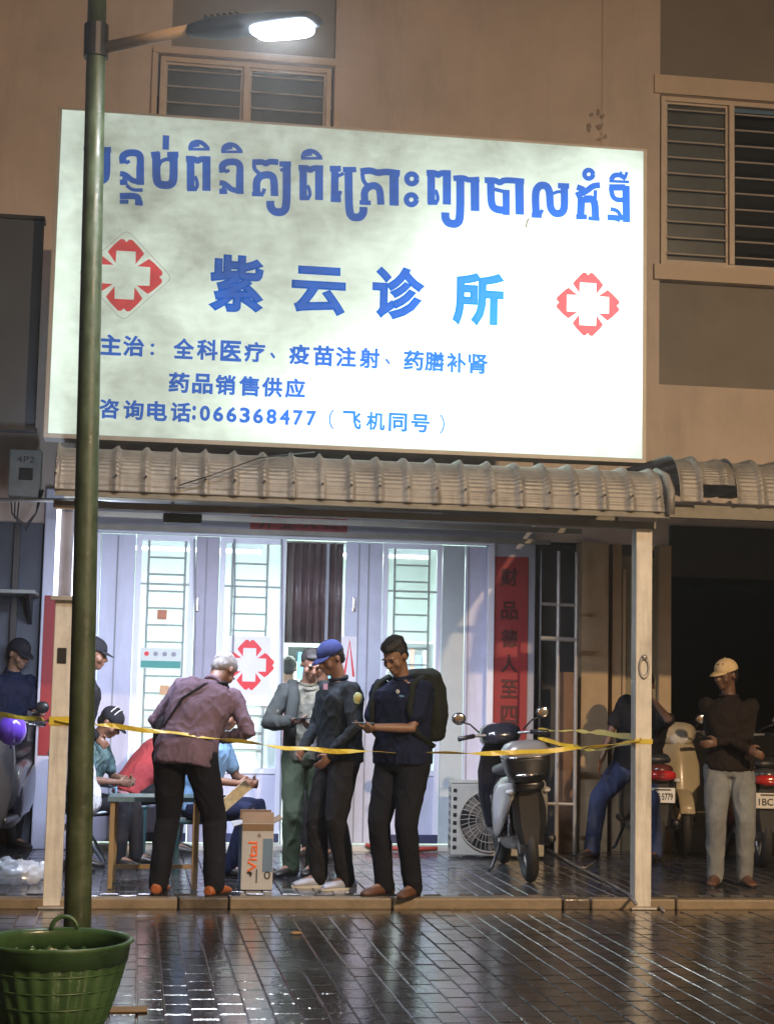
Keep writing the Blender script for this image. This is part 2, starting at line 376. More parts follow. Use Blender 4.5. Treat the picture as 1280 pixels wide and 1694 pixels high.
# frame moulding of the left window
tr = MB(); a, b, d = wx0, wx1, wz1
tr.box((a-.05, UY-.03, wz0), (a-.003, UY-.003, d)); tr.box((b+.003, UY-.03, wz0), (b+.05, UY-.003, d)); tr.box((a-.05, UY-.03, d+.003), (b+.05, UY-.003, d+.05))
tr.build('window_surround', M_trim, bld, bevel=.004)
M_stain = mat('wall_stain', (.34, .28, .235), .9, var=.3, vs=20)
s = MB()
for k in range(14):
    c = at(984+random.uniform(-14, 16), 205+random.uniform(-22, 26), UY-.012); rr = random.uniform(.008, .03)
    s.add([(c.x+rr*math.cos(q*1.05)*random.uniform(.5, 1.2), UY-.0125-k*.0002, c.z+rr*1.3*math.sin(q*1.05)*random.uniform(.5, 1.2)) for q in range(6)], [(0, 1, 2, 3, 4, 5)])
tag(s.build('stain', M_stain, bld, recalc=False), kind='stuff')

# dark neighbour bay on the left and dark shop on the right
M_ndark = mat('unlit_signboard', (.035, .042, .055), .6, var=.15, vs=2)
nb = thing('unlit_signboard', (-1, 1.0, 3), 'dark unlit signboard of the neighbouring shop, left of the glowing sign', 'sign')  # board made up where the lower part of the wall turns dark
p0, p1 = at(86, 366, 1.0), at(86, 706, 1.0)
MB().box((-3.2, 1.0, p1.z), (p0.x-.06, 1.12, p0.z)).build('panel', M_ndark, nb)
MB().box((-3.2, .98, p0.z+.003), (p0.x-.05, 1.14, p0.z+.03)).build('frame', M_blk, nb)
MB().box((-3.2, .98, p1.z-.035), (p0.x-.05, 1.14, p1.z-.003)).build('frame', M_blk, nb)
M_ldark = mat('left_shop_wall', (.07, .08, .105), .7, var=.2, vs=2.5, bump=.15)
lw = thing('left_shopfront', (-2, FY, 0), 'dark blue-grey shopfront wall of the neighbouring unit at left', 'shopfront')
MB().box((-5, FY-.1, 0), (X(62, 1150)-.01, FY-.003, 2.72)).build('wall', M_ldark, lw)
for px in (18, ): MB().box((X(px-4), FY-.16, .06), (X(px+6), FY-.102, 2.7)).build('door_post', M_blk, lw)
M_meter = mat('meter_box_plastic', (.20, .21, .20), .5, var=.2, vs=9)
mx = thing('electric_meter', at(40, 790, 2.6), 'grey electric meter box on the dark wall at far left', 'meter box')
a, b = at(16, 742, 2.6), at(66, 822, 2.6)
MB().box((a.x, 2.6, b.z), (b.x, 2.75, a.z)).build('housing', M_meter, mx, bevel=.01)
c = at(42, 782, 2.6); MB().box((c.x-.05, 2.585, c.z-.06), (c.x+.06, 2.598, c.z+.035)).build('meter_window', M_blk, mx)
text_mesh('4P2', 1, M_ink, 'lettering', (a.x+.06, 2.597, at(42, 765, 2.6).z), mx, fit=(.14, .05), depth=.001)
cb = thing('hanging_cable', at(30, 830, 2.58), 'thin black cables looping below the grey meter box', 'cable')
for k in range(3):
    pts = [at(18+k*7, 822, 2.58)+Vector((0, 0, 0)), at(20+k*4, 850+k*6, 2.58), at(42, 868+k*5, 2.57), at(60, 848, 2.58), at(66+k*3, 810, 2.58)]
    MB().tube(pts, .006, 6).build('cable', M_blk, cb, smooth=True)
sh = thing('wall_shelf', at(25, 985, 2.4), 'small pale bracket shelf on the dark wall at far left', 'shelf')
a = at(-30, 978, 2.5); b = at(58, 976, 2.5)
MB().box((a.x, 2.5, b.z-.03), (b.x, 3.1, b.z)).build('board', M_meter, sh, bevel=.004)
MB().add([(b.x-.05, 2.6, b.z-.03), (b.x-.05, 3.1, b.z-.03), (b.x-.05, 3.1, b.z-.25), (b.x-.08, 2.6, b.z-.03), (b.x-.08, 3.1, b.z-.03), (b.x-.08, 3.1, b.z-.25)], [(0, 1, 2), (5, 4, 3), (0, 2, 5, 3)]).build('bracket', M_blk, sh)

# ------------------------------------------------------------------ clinic shopfront
cl = thing('clinic_shopfront', (1.9, FY, 0), 'brightly lit clinic shopfront with lavender folding doors and grilled glass under the awning', 'shopfront')
zD = Z(500, 893)                    # top of the door opening
xL, xR = X(150), X(806)
zT = 2.72
MB().box((X(150), FY-.06, zD+.06), (X(880), FY-.003, zT+.3)).build('lintel', M_lintel, cl)
MB().box((X(812), FY-.06, .06), (X(880), FY-.003, zD+.057)).build('side_pier', M_lintel, cl)
MB().box((X(64), FY-.2, .06), (X(146), FY-.003, 3.0)).build('side_pier', M_white, cl, bevel=.01)
fr = MB(); fr.box((xL, FY-.10, zD), (xR+.03, FY+.02, zD+.055)); fr.box((xR-.03, FY-.10, .06), (xR+.03, FY+.02, zD-.002)); fr.box((xL, FY-.1, .06), (xL+.04, FY+.02, zD-.002))
fr.build('door_frame', M_white2, cl, bevel=.006)
MB().box((X(150), FY-.16, .055), (X(806), FY+.1, .10)).build('threshold', mat('threshold_tile', (.5, .48, .42), .35, var=.15), cl, bevel=.005)
M_glass = mat('frosted_pane', (.78, .90, .86), .28, var=.08, vs=2, trans=.0, alpha=.42, spec=.6)
gzb = Z(260, 1268)
def glass_leaf(name, pa, pb, ladder, label=None, sep=.142, y=FY, ofs=0):
    x0, x1 = X(pa)+.004, X(pb)-.004; t = .045
    lf = MB(); zb = .11
    lf.box((x0, y-.02, zb), (x0+t, y+.02, zD-.004)); lf.box((x1-t, y-.02, zb), (x1, y+.02, zD-.004))
    lf.box((x0+t, y-.02, zD-.05), (x1-t, y+.02, zD-.004)); lf.box((x0+t, y-.02, gzb-.05), (x1-t, y+.02, gzb)); lf.box((x0+t, y-.02, zb), (x1-t, y+.02, zb+.06))
    l = lf.build('door_leaf', M_white2, cl, bevel=.003)
    MB().box((x0+t, y-.004, zb+.062), (x1-t, y+.008, gzb-.052)).build('lower_panel', M_white, l)
    zm = Z(260, 966)
    MB().box((x0+t, y+.006, gzb+.002), (x1-t, y+.010, zD-.052)).build('pane', M_glass, l)
    MB().box((x0+.002, y-.026, zb+.002), (x1-.002, y-.0205, zb+.075)).build('kick_strip', M_kick, l)
    MB().box((x0+t, y-.016, zm-.008), (x1-t, y+.004, zm+.008)).build('glazing_bar', M_gr, l)
    if ladder:
        la, lb = X(ladder[0]), X(ladder[1])
        for q in (la, lb): MB().tube([(q, y-.024, gzb), (q, y-.024, zD-.05)], .009, 6).build('grille_bar', M_gr, l)
        zz = zD-.05-sep+ofs
        while zz > gzb+.04:
            MB().tube([(la+.009, y-.024, zz), (lb-.009, y-.024, zz)], .007, 6).build('grille_bar', M_gr, l); zz -= sep
    return l, x0, x1
M_kick = mat('navy_kick_strip', (.03, .035, .09), .5, var=.1)
M_gr = mat('grille_paint', (.30, .34, .34), .5, var=.1)
def plain_leaf(pa, pb, y=FY, m=None, seam=None):
    x0, x1 = X(pa)+.003, X(pb)-.003
    l = MB().box((x0, y-.02, .11), (x1, y+.02, zD-.006)).build('door_leaf', m or M_white, cl, bevel=.004)
    for sx in (seam or []):
        q = X(sx); MB().box((q-.006, y-.028, .12), (q+.006, y-.021, zD-.02)).build('seam_strip', M_lintel, l)
    return l
plain_leaf(158, 216, seam=[186])
A1, _, _ = glass_leaf('a', 216, 316, (238, 299))
plain_leaf(316, 356, y=FY-.03, m=mat('mauve_stile_paint', (.34, .33, .42), .45, var=.08, vs=5), seam=[334])
A2, _, _ = glass_leaf('b', 356, 468, (378, 436), ofs=-.03)
plain_leaf(566, 628, y=FY-.02, m=mat('pale_stile_paint', (.5, .54, .66), .4, var=.08), seam=[588, 604])
A3, _, _ = glass_leaf('c', 628, 728, (648, 705))
plain_leaf(728, 766, y=FY+.01, m=mat('grey_green_leaf_paint', (.40, .47, .50), .45, var=.06))
plain_leaf(766, 801, y=FY, seam=[771])
# handles and hanging flex
for px in (326, 585):
    c = at(px, 1000, FY-.05); MB().box((c.x-.012, FY-.075, c.z-.06), (c.x+.012, FY-.055, c.z+.06)).build('door_handle', M_chrome, cl, bevel=.004)
for px, y0, y1 in ((388, 892, 1080), (466, 892, 1400), (322, 892, 1180)):
    a = at(px, y0, FY-.06); b = at(px-3, y1, FY-.06)
    MB().tube([a, (a+b)/2+Vector((.01, 0, 0)), b], .008, 6).build('door_rod', M_lintel, cl)
# interior room
M_in = mat('interior_wall_paint', (.72, .80, .76), .6, var=.05, vs=2)
ix0, ix1, iy1 = X(150), X(806), 6.6
rm = MB(); rm.add([(ix0, iy1, .06), (ix1, iy1, .06), (ix1, iy1, 2.75), (ix0, iy1, 2.75)], [(0, 1, 2, 3)])
rm.add([(ix0, FY+.03, .06), (ix0, iy1, .06), (ix0, iy1, 2.75), (ix0, FY+.03, 2.75)], [(0, 1, 2, 3)]); rm.add([(ix1, FY+.03, .06), (ix1, FY+.03, 2.75), (ix1, iy1, 2.75), (ix1, iy1, .06)], [(0, 1, 2, 3)])
rm.add([(ix0, FY+.03, 2.75), (ix0, iy1, 2.75), (ix1, iy1, 2.75), (ix1, FY+.03, 2.75)], [(0, 1, 2, 3)])
rm.build('room_wall', M_in, cl, recalc=False)
MB().add([(ix0, FY+.1, .075), (ix1, FY+.1, .075), (ix1, iy1, .075), (ix0, iy1, .075)], [(0, 1, 2, 3)]).build('room_floor', mat('room_floor_tile', (.6, .6, .58), .2, var=.08), cl, recalc=False)
LI = 1.0
def area(name, loc, rot, sx, sy, power, col, parent=None, spread=None):
    l = bpy.data.lights.new(name, 'AREA'); l.shape = 'RECTANGLE'; l.size = sx; l.size_y = sy; l.energy = power; l.color = col
    if spread: l.spread = spread
    o = bpy.data.objects.new(name, l); o.location = loc; o.rotation_euler = rot; return link(o, parent)
M_tube = mat('tube_glow', (1, 1, 1), .5, var=0, emit=(.86, .93, 1.0), es=11)
for k, (tx, ty) in enumerate(((1.0, 4.6), (2.6, 4.6))):
    t = thing('ceiling_tube_light', (tx, ty, 2.7), ['tube light on the clinic ceiling behind the left grilled doors', 'tube light on the clinic ceiling behind the right grilled doors'][k], 'ceiling light', 'ceiling lights inside the clinic')
    MB().box((tx-.6, ty-.04, 2.68), (tx+.6, ty+.04, 2.745)).build('fitting', M_white2, t)
    MB().tube([(tx-.58, ty, 2.66), (tx+.58, ty, 2.66)], .015, 8).build('tube', M_tube, t)
    area('tube_lamp', (tx, ty, 2.64), (0, 0, 0), 1.1, .08, 100, (.86, 1.0, .95), t)
# brown hanging screen in the open doorway
M_brown = mat('brown_curtain_cloth', (.085, .055, .058), .4, var=.35, vs=5, bump=.3, bs=12, rvar=.1)
cu_ = thing('brown_curtain', at(512, 985, FY+.12), 'brown plastic curtain hanging in the upper half of the open doorway', 'curtain')
x0, x1 = X(470), X(564); z0, z1 = Z(512, 1064), zD-.01; NX = 40
vs = [(x0+(x1-x0)*i/NX, FY+.10+.012*math.sin(i*1.05)+.006*math.sin(i*2.3), zz) for zz in (z0, z1) for i in range(NX+1)]
cm = MB().add(vs, [(i, i+1, NX+2+i, NX+1+i) for i in range(NX)]).build('curtain_cloth', M_brown, cu_, smooth=True, recalc=False); cm.modifiers.new('s', 'SOLIDIFY').thickness = .004
MB().tube([(x0-.03, FY+.1, z1), (x1+.03, FY+.1, z1)], .01).build('rail', M_steel, cu_)
MB().box((X(536), FY+.07, z0), (X(541), FY+.085, z1)).build('edge_strip', M_lintel, cu_)
# shelves with medicine inside
M_shelf = mat('shelf_white', (.6, .64, .62), .4, var=.05)
boxcols = [(.65, .66, .66), (.15, .42, .2), (.7, .7, .72), (.55, .2, .12), (.2, .35, .6), (.75, .6, .2), (.8, .82, .8), (.12, .3, .5)]
COLN = ['white', 'green', 'pale grey', 'red', 'blue', 'yellow', 'bright white', 'dark blue']
def shelf_unit(pa, pb, ytop, ybot, Y, label, n, where):
    a, b = at(pa, ytop, Y), at(pb, ybot, Y); st = thing('medicine_shelf', (a.x, Y, .08), label, 'shelf')
    MB().box((a.x, Y+.3, .08), (b.x, Y+.32, a.z)).build('back_panel', M_shelf, st)
    for q in (a.x, b.x): MB().box((q-.012, Y, .08), (q+.012, Y+.298, a.z)).build('side_panel', M_shelf, st)
    H = (a.z-b.z)/n
    for k in range(n+1):
        z = b.z+k*H; MB().box((a.x+.013, Y, z-.01), (b.x-.013, Y+.297, z+.01)).build('shelf_board', M_shelf, st)
        if k == n: break
        x = a.x+.03
        while x < b.x-.07:
            w_ = random.uniform(.04, .09); h_ = random.uniform(.45, .85)*H; c = random.choice(range(8))
            bx = MB().box((x, Y+.02, z+.011), (x+w_, Y+.14, z+.011+h_)).build('medicine_box', mat('medicine_box_%d' % c, boxcols[c], .5, var=.1, vs=12))
            tag(bx, '%s medicine packet on the %s board of the shelf %s' % (COLN[c], ['bottom', 'second lowest', 'middle', 'fourth', 'top'][k], where), 'box', 'medicine packets on the clinic shelves'); x += w_+random.uniform(.004, .02)
shelf_unit(640, 716, 1062, 1300, 5.4, 'white shelf packed with medicine behind the right-hand grilled glass', 5, 'behind the right-hand grille')
shelf_unit(474, 552, 1068, 1300, 5.6, 'white shelf of medicine seen below the brown curtain in the doorway', 4, 'below the brown curtain')
shelf_unit(234, 300, 1180, 1300, 5.2, 'low white shelf of packets behind the left grilled glass', 3, 'behind the left grille')

# banners (couplets) with calligraphy
M_inkred = mat('faded_ink', (.07, .012, .012), .6, var=0)
def banner(pa, pb, ya, yb, Y, label, chars=None):
    a, b = at(pa, ya, Y), at((pa+pb)/2, yb, Y); x1 = at(pb, ya, Y).x
    t = thing('red_banner', (a.x, Y, b.z), label, 'banner')
    MB().box((a.x, Y, b.z), (x1, Y+.006, a.z)).build('paper', M_red, t)
    return t, a.x, x1, a.z, b.z
t, x0, x1, z1, z0 = banner(810, 874, 920, 1228, FY-.075, 'tall red paper couplet with black characters right of the clinic doors')
for ch, py in zip('财品德人至四', (955, 1010, 1056, 1098, 1140, 1183)):
    c = at(842, py, FY-.078); text_mesh(ch, 1, M_inkred, 'lettering', (c.x, FY-.0765, c.z), t, bold=.03, fit=(.15, .16), center=True, depth=.001)
c = at(836, 1212, FY-.08); MB().prism([(c.x-.08, c.z-.07), (c.x+.07, c.z-.08), (c.x+.085, c.z+.05), (c.x-.09, c.z+.06)], FY-.0795, FY-.0765).build('bright_label', mat('bright_red_foil', (.85, .06, .04), .3, var=.1), t)
t, x0, x1, z1, z0 = banner(414, 575, 852, 887, FY-.066, 'short dark red paper banner over the clinic doors')
for ch, px in zip('开业大吉', (440, 476, 512, 548)):
    c = at(px, 864, FY-.07); text_mesh(ch, 1, M_inkred, 'lettering', (c.x, FY-.0675, c.z), t, bold=.02, fit=(.13, .12), center=True, depth=.001)
t, x0, x1, z1, z0 = banner(74, 103, 985, 1250, FY-.21, 'narrow red paper couplet behind the left awning post')
# posters and stickers on the glass
def petal(s):
    P = [(-150, -180), (-275, -350), (-215, -430), (-90, -560), (-40, -560), (0, -515), (40, -560), (90, -555), (215, -430), (275, -350), (150, -180), (145, -375), (-145, -375)]
    return [(x*s, -y*s) for x, y in P]
def emblem(cx, cz, y, s, m, name, parent, th=.002):
    e = empty(name, (0, 0, 0)) if False else None; mb = MB()
    for k in range(4):
        ca, sa = (1, 0, -1, 0)[k], (0, 1, 0, -1)[k]
        pts = [(cx+x*ca-z*sa, cz+x*sa+z*ca) for x, z in petal(s)]
        n = len(pts); mb.add([(x, y, z) for x, z in pts], [tuple(range(n))])
    return mb.build(name, m, parent, recalc=False)
M_redp = mat('red_print', (.75, .03, .04), .5, var=.05)
M_post = mat('white_poster', (.75, .74, .78), .5, var=.05)
for k, (px, pw) in enumerate(((412, 34), (577, 14))):
    c = at(px, 1100, FY-.03); t = thing('clinic_poster', (c.x, FY-.03, c.z), ['white poster with a red cross emblem on the left glass door', 'narrow white poster with a red emblem on the half-open door stile'][k], 'poster')
    hw = pw/195; MB().box((c.x-hw, FY-.046, c.z-.34), (c.x+hw, FY-.042, c.z+.24)).build('paper', M_post, t)
    if k == 0: emblem(c.x, c.z, FY-.0475, .21/560, M_redp, 'red_cross_emblem', t)
    else: 
        mb = MB(); ribbon(mb, [(c.x-.04, c.z-.1), (c.x, c.z+.2), (c.x+.04, c.z-.1)], .02, FY-.0475); ribbon(mb, [(c.x-.03, c.z-.16), (c.x+.03, c.z-.16)], .04, FY-.0475); mb.build('red_cross_emblem', M_redp, t, recalc=False)
c = at(266, 1092, FY-.035); t = thing('notice_sticker', (c.x, FY-.035, c.z), 'small notice with a teal band on the left glass', 'sticker')
MB().box((c.x-.17, FY-.042, c.z-.07), (c.x+.17, FY-.038, c.z+.10)).build('paper', mat('pale_notice', (.62, .68, .64), .5, var=.05), t)
MB().box((c.x-.165, FY-.045, c.z-.065), (c.x+.165, FY-.0425, c.z-.008)).build('teal_band', mat('teal_print', (.05, .30, .26), .5, var=.05), t)
for k in range(4): MB().disc_y((c.x-.12+.075*k, c.z+.05), .02, FY-.045, FY-.0425, 10).build('icon', M_redp if k == 0 else M_lintel, t)
for (px, py, col, lab) in ((268, 1017, (.45, .14, .06), 'small brown sticker on the left grilled pane'), (272, 1142, (.6, .35, .18), 'beige photo sticker low on the left grilled pane')):
    c = at(px, py, FY-.04); t = MB().box((c.x-.04, FY-.04, c.z-.04), (c.x+.04, FY-.036, c.z+.04)).build('sticker', mat('sticker%d' % px, col, .5, var=.2, vs=30)); tag(t, lab, 'sticker')

# right-hand neighbour: cream columns and a dark opening
rn = thing('right_shopfront', (5, FY, 0), 'neighbouring shopfront with cream columns and a pitch-dark opening at right', 'shopfront')
M_col = mat('cream_column_render', (.42, .31, .18), .75, var=.12, vs=5, bump=.2)
MB().box((X(956), FY-.10, .06), (X(1000), FY+.1, 2.72)).build('column', M_col, rn)
MB().box((X(1011), FY-.02, .06), (X(1026), FY+.1, 2.72)).build('door_jamb', M_col, rn)
MB().box((X(1026), FY+.0, .06), (X(1086), FY+.06, 2.62)).build('door_leaf', mat('olive_door', (.20, .17, .10), .6, var=.15), rn)
for px in (1028, 1044, 1062): MB().box((X(px), FY-.02, .3), (X(px)+.03, FY-.003, 2.5)).build('door_slat', M_col, rn)
MB().box((X(1086), FY-.06, .06), (X(1106), FY+.1, 2.72)).build('column', M_col, rn)
MB().box((X(884), FY+.25, .06), (X(1012), FY+.27, 2.72)).build('back_panel', mat('dim_back_panel', (.05, .048, .045), .7, var=.3), rn)
MB().box((X(1000)+.003, FY+.15, .06), (X(1011)-.003, FY+.2, 2.72)).build('back_panel', M_dark, rn)
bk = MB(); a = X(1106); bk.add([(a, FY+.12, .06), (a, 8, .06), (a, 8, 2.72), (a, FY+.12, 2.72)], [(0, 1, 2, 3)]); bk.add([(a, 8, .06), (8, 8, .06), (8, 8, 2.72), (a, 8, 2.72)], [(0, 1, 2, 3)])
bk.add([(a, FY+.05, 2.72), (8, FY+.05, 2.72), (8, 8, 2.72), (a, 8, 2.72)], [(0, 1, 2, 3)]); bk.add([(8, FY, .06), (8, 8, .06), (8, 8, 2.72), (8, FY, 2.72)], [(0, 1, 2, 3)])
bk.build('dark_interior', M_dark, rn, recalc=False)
MB().box((X(1106), FY-.05, 2.45), (8, FY+.04, 2.9)).build('shutter_box', mat('dark_shutter_box', (.03, .028, .024), .7), rn)
# metal gate frame of thin tubes
gt = thing('metal_grille_gate', (X(920, 1150, 2.7), 2.7, .06), 'thin grey steel tube gate frame standing right of the red couplet', 'gate')
M_tubeg = mat('grey_tube_paint', (.36, .35, .33), .4, metal=.3, var=.15)
GY = 2.75
for px in (922, 952): MB().tube([(X(px, 1150, GY), GY, .07), (X(px, 1150, GY), GY, 2.6)], .016).build('upright', M_tubeg, gt)
for py in (1000, 1057, 1240, 1330): 
    z = Z(930, py, GY); MB().tube([(X(893, 1150, GY), GY, z), (X(952, 1150, GY), GY, z-.005)], .014 if py != 1057 else .02).build('crossbar', M_tubeg, gt)
MB().tube([(X(893, 1150, GY), GY, .07), (X(893, 1150, GY), GY, 2.6)], .012).build('upright', M_blk, gt)
a, b = at(925, 1112, 3.0), at(950, 1340, 3.0)
o = MB().box((a.x-.02, 3.0, .065), (b.x-.01, 3.06, a.z)).build('brown_board', mat('brown_board', (.16, .09, .05), .7, var=.25, vs=5)); tag(o, 'tall brown board leaning behind the steel gate', 'board')
# ------------------------------------------------------------------ glowing clinic sign
SY = .70
sx0, sx1, sz0, sz1 = -.193, 4.046, 3.113, 5.42
def sign_mat(name, col, k=1.0, tint=None):
    """fabric lit from inside by rows of tubes: brightness comes from where the tubes sit and from dirt and wrinkles in the cloth"""
    m = bpy.data.materials.new(name); m.use_nodes = True; n = m.node_tree; b = n.nodes['Principled BSDF']; L = n.links
    geo = n.nodes.new('ShaderNodeNewGeometry'); sep = n.nodes.new('ShaderNodeSeparateXYZ'); L.new(geo.outputs['Position'], sep.inputs[0])
    def M(op, a, b_=None, c=None):
        q = n.nodes.new('ShaderNodeMath'); q.operation = op
        for i, v in enumerate((a, b_, c)):
            if v is None: continue
            if isinstance(v, (int, float)): q.inputs[i].default_value = v
            else: L.new(v, q.inputs[i])
        return q.outputs[0]
    wn = n.nodes.new('ShaderNodeTexNoise'); wn.inputs['Scale'].default_value = 1.3; wn.inputs['Detail'].default_value = 5; L.new(geo.outputs['Position'], wn.inputs['Vector'])
    wob = M('MULTIPLY', M('SUBTRACT', wn.outputs[0], .5), 1.1)
    def blob(cx, cz, rx, rz, amp):
        dx = M('DIVIDE', M('SUBTRACT', sep.outputs[0], cx), rx); dz = M('DIVIDE', M('SUBTRACT', sep.outputs[2], cz), rz)
        d = M('ADD', M('ADD', M('MULTIPLY', dx, dx), M('MULTIPLY', dz, dz)), wob)
        return M('MULTIPLY', M('POWER', 2.718, M('MULTIPLY', d, -1)), amp)
    tot = None  # soft patches of backlight painted into the emission strength
    for bl in ((3.45, 4.15, 1.15, .75, 1.9), (2.45, 3.45, 1.1, .45, 1.2), (2.9, 4.9, .55, .35, .25), (3.9, 4.9, .35, .6, .75), (-.15, 4.0, .18, 1.4, .5), (.9, 4.0, .8, .5, .22), (1.9, 3.25, 1.0, .25, .5), (3.8, 3.4, .4, .5, .25)):
        o = blob(*bl); tot = o if tot is None else M('ADD', tot, o)
    n1 = n.nodes.new('ShaderNodeTexNoise'); n1.inputs['Scale'].default_value = 2.6; n1.inputs['Detail'].default_value = 8; n1.inputs['Roughness'].default_value = .6; n1.inputs['Distortion'].default_value = .35
    L.new(geo.outputs['Position'], n1.inputs['Vector'])
    n2 = n.nodes.new('ShaderNodeTexNoise'); n2.inputs['Scale'].default_value = 14; n2.inputs['Detail'].default_value = 6
    mp = n.nodes.new('ShaderNodeMapping'); mp.inputs['Scale'].default_value = (.6, 1, 1.6); L.new(geo.outputs['Position'], mp.inputs[0]); L.new(mp.outputs[0], n2.inputs['Vector'])
    mot = M('ADD', M('MULTIPLY', M('SUBTRACT', n1.outputs[0], .5), 1.25), M('MULTIPLY', M('SUBTRACT', n2.outputs[0], .5), .35))
    es = M('MAXIMUM', M('MULTIPLY', M('ADD', M('ADD', tot, .37), M('MULTIPLY', mot, .7)), k), .05)
    b.inputs['Base Color'].default_value = tuple(min(.8, c*.22+.01) for c in col)+(1,); b.inputs['Roughness'].default_value = .6
    b.inputs['Emission Color'].default_value = col+(1,); L.new(es, b.inputs['Emission Strength'])
    return m
M_face = sign_mat('backlit_sign_cloth', (.78, .95, .84), 1.0)
M_sblue = sign_mat('blue_translucent_film', (.008, .125, .58), 1.1)
M_sbluelit = sign_mat('teal_translucent_film', (.015, .22, .64), 1.0)  # paler copy of the blue film: strong backlight put into its colour
M_sred = sign_mat('red_translucent_film', (.85, .085, .10), .8)
M_sgrey = sign_mat('grey_translucent_film', (.5, .52, .48), .8)
sg = thing('clinic_sign', ((sx0+sx1)/2, SY, sz0), 'large glowing white clinic signboard with blue Khmer and Chinese lettering above the awning', 'sign')
MB().box((sx0, SY, sz0), (sx1, SY+.004, sz1)).build('face', M_face, sg)
M_sframe = mat('sign_frame_metal', (.30, .29, .27), .5, metal=.3, var=.1)
fr = MB(); fr.box((sx0-.03, SY+.006, sz0-.03), (sx1+.03, SY+.22, sz0-.002)); fr.box((sx0-.03, SY+.006, sz1+.002), (sx1+.03, SY+.22, sz1+.02))
fr.box((sx0-.03, SY+.006, sz0-.001), (sx0-.002, SY+.22, sz1+.001)); fr.box((sx1+.002, SY+.006, sz0-.001), (sx1+.03, SY+.22, sz1+.001)); fr.box((sx0-.001, SY+.2, sz0), (sx1+.001, SY+.218, sz1))
fr.build('frame', M_sframe, sg)
bar = MB()
for q in (.3, 1.3, 2.3, 3.3): bar.box((q, SY+.222, 2.9), (q+.04, SY+.26, sz1)); bar.box((q+.005, SY+.262, 4.6), (q+.035, UY-.04, 4.63))
bar.build('support_frame', M_sframe, sg)
def sp(px, py): p = at(px, py, SY); return (p.x, p.z)
def A(pts): return [sp(150+x/2.783, 220+y/2.783) for x, y in pts]
def B(pts): return [sp(590+x/2.667, 250+y/2.667) for x, y in pts]
kh = MB(); kd = [0]
def chaikin(p):
    for _ in range(2):
        if len(p) < 3: return p
        q = [p[0]]
        for i in range(len(p)-1):
            a, b = p[i], p[i+1]; f0, f1 = (0 if i == 0 else .22), (1 if i == len(p)-2 else .78)
            if i: q.append((a[0]*.78+b[0]*.22, a[1]*.78+b[1]*.22))
            if i < len(p)-2: q.append((a[0]*.22+b[0]*.78, a[1]*.22+b[1]*.78))
        p = q+[p[-1]]
    return p
def st(conv, w, pts):
    pts = chaikin(pts)
    kd[0] += 1; ribbon(kh, conv(pts), w/(2.783 if conv is A else 2.667)/237*1.2, SY-.003-kd[0]*.00004)
def sh_(pts, dx, dy): return [(x+dx, y+dy) for x, y in pts]
def g_ba(c, dx, dy):
    for w_, p in ((32, [(302, 88), (302, 215), (318, 238), (364, 240), (382, 220), (382, 90)]), (24, [(278, 100), (318, 96)]), (24, [(352, 100), (404, 98)]), (15, [(314, 150), (322, 130), (350, 118), (380, 128)])): st(c, w_, sh_(p, dx, dy))
def g_no(c, dx, dy):
    for w_, p in ((28, [(150, 140), (146, 105), (172, 90), (212, 90), (230, 106), (228, 165)]), (22, [(135, 186), (160, 190), (195, 222), (246, 222)]), (30, [(228, 150), (228, 238)]), (22, [(134, 226), (170, 226)]), (15, [(150, 222), (160, 195)]), (14, [(160, 138), (180, 128)])): st(c, w_, sh_(p, dx, dy))
def g_po(c, dx, dy, s=1):
    for w_, p in ((30, [(460, 110), (460, 262)]), (32, [(533, 112), (533, 266)]), (24, [(438, 118), (478, 118), (492, 130), (506, 118), (552, 120)]), (14, [(480, 262), (493, 240), (484, 205), (478, 200)]), (20, [(444, 256), (488, 256)])): st(c, w_, sh_([(q[0]*s, q[1]*s) for q in p], dx, dy))
def g_i(c, dx, dy):
    for w_, p in ((18, [(458, 72), (464, 48), (490, 38), (518, 46), (540, 72)]), (11, [(450, 74), (548, 74)]), (16, [(468, 58), (500, 52)])): st(c, w_, sh_(p, dx, dy))
def ring(c, x, y, r, w_): st(c, w_, [(x+r*math.cos(q*math.pi/8), y+r*math.sin(q*math.pi/8)) for q in range(17)])
g_ba(A, -310, -22); g_no(A, 0, 0)
for w_, p in ((14, [(165, 240), (190, 262), (240, 262)]), (26, [(134, 290), (215, 288), (224, 322)]), (16, [(134, 316), (174, 316)]), (18, [(204, 322), (240, 324)])): st(A, w_, p)
g_ba(A, 0, 0); st(A, 25, [(347, 10), (345, 76)])
g_po(A, 0, 0); g_i(A, 0, 0); g_no(A, 458, 42); g_i(A, 151, 12)
for w_, p in ((24, [(744, 134), (790, 132), (806, 142), (822, 130), (864, 134)]), (30, [(764, 284), (762, 220), (782, 196), (822, 190), (844, 206), (846, 290)]), (18, [(742, 280), (796, 282)]), (16, [(752, 134), (752, 165), (775, 185)]), (15, [(792, 280), (800, 255)]),
              (32, [(902, 136), (902, 338), (884, 364), (848, 364), (828, 344), (826, 312)]), (22, [(868, 142), (922, 142)]), (14, [(872, 172), (905, 160)])): st(A, w_, p)
g_po(A, 518, 42); g_i(A, 518, 42)
for w_, p in ((24, [(1100, 164), (1152, 164)]), (30, [(1124, 160), (1122, 300)]), (20, [(1104, 306), (1152, 308)]), (14, [(1140, 300), (1150, 266)]), (14, [(1132, 200), (1165, 185)]),
              (32, [(1186, 160), (1188, 360), (1204, 388), (1240, 388), (1255, 366), (1255, 340)]), (22, [(1160, 168), (1222, 168)])): st(A, w_, p)
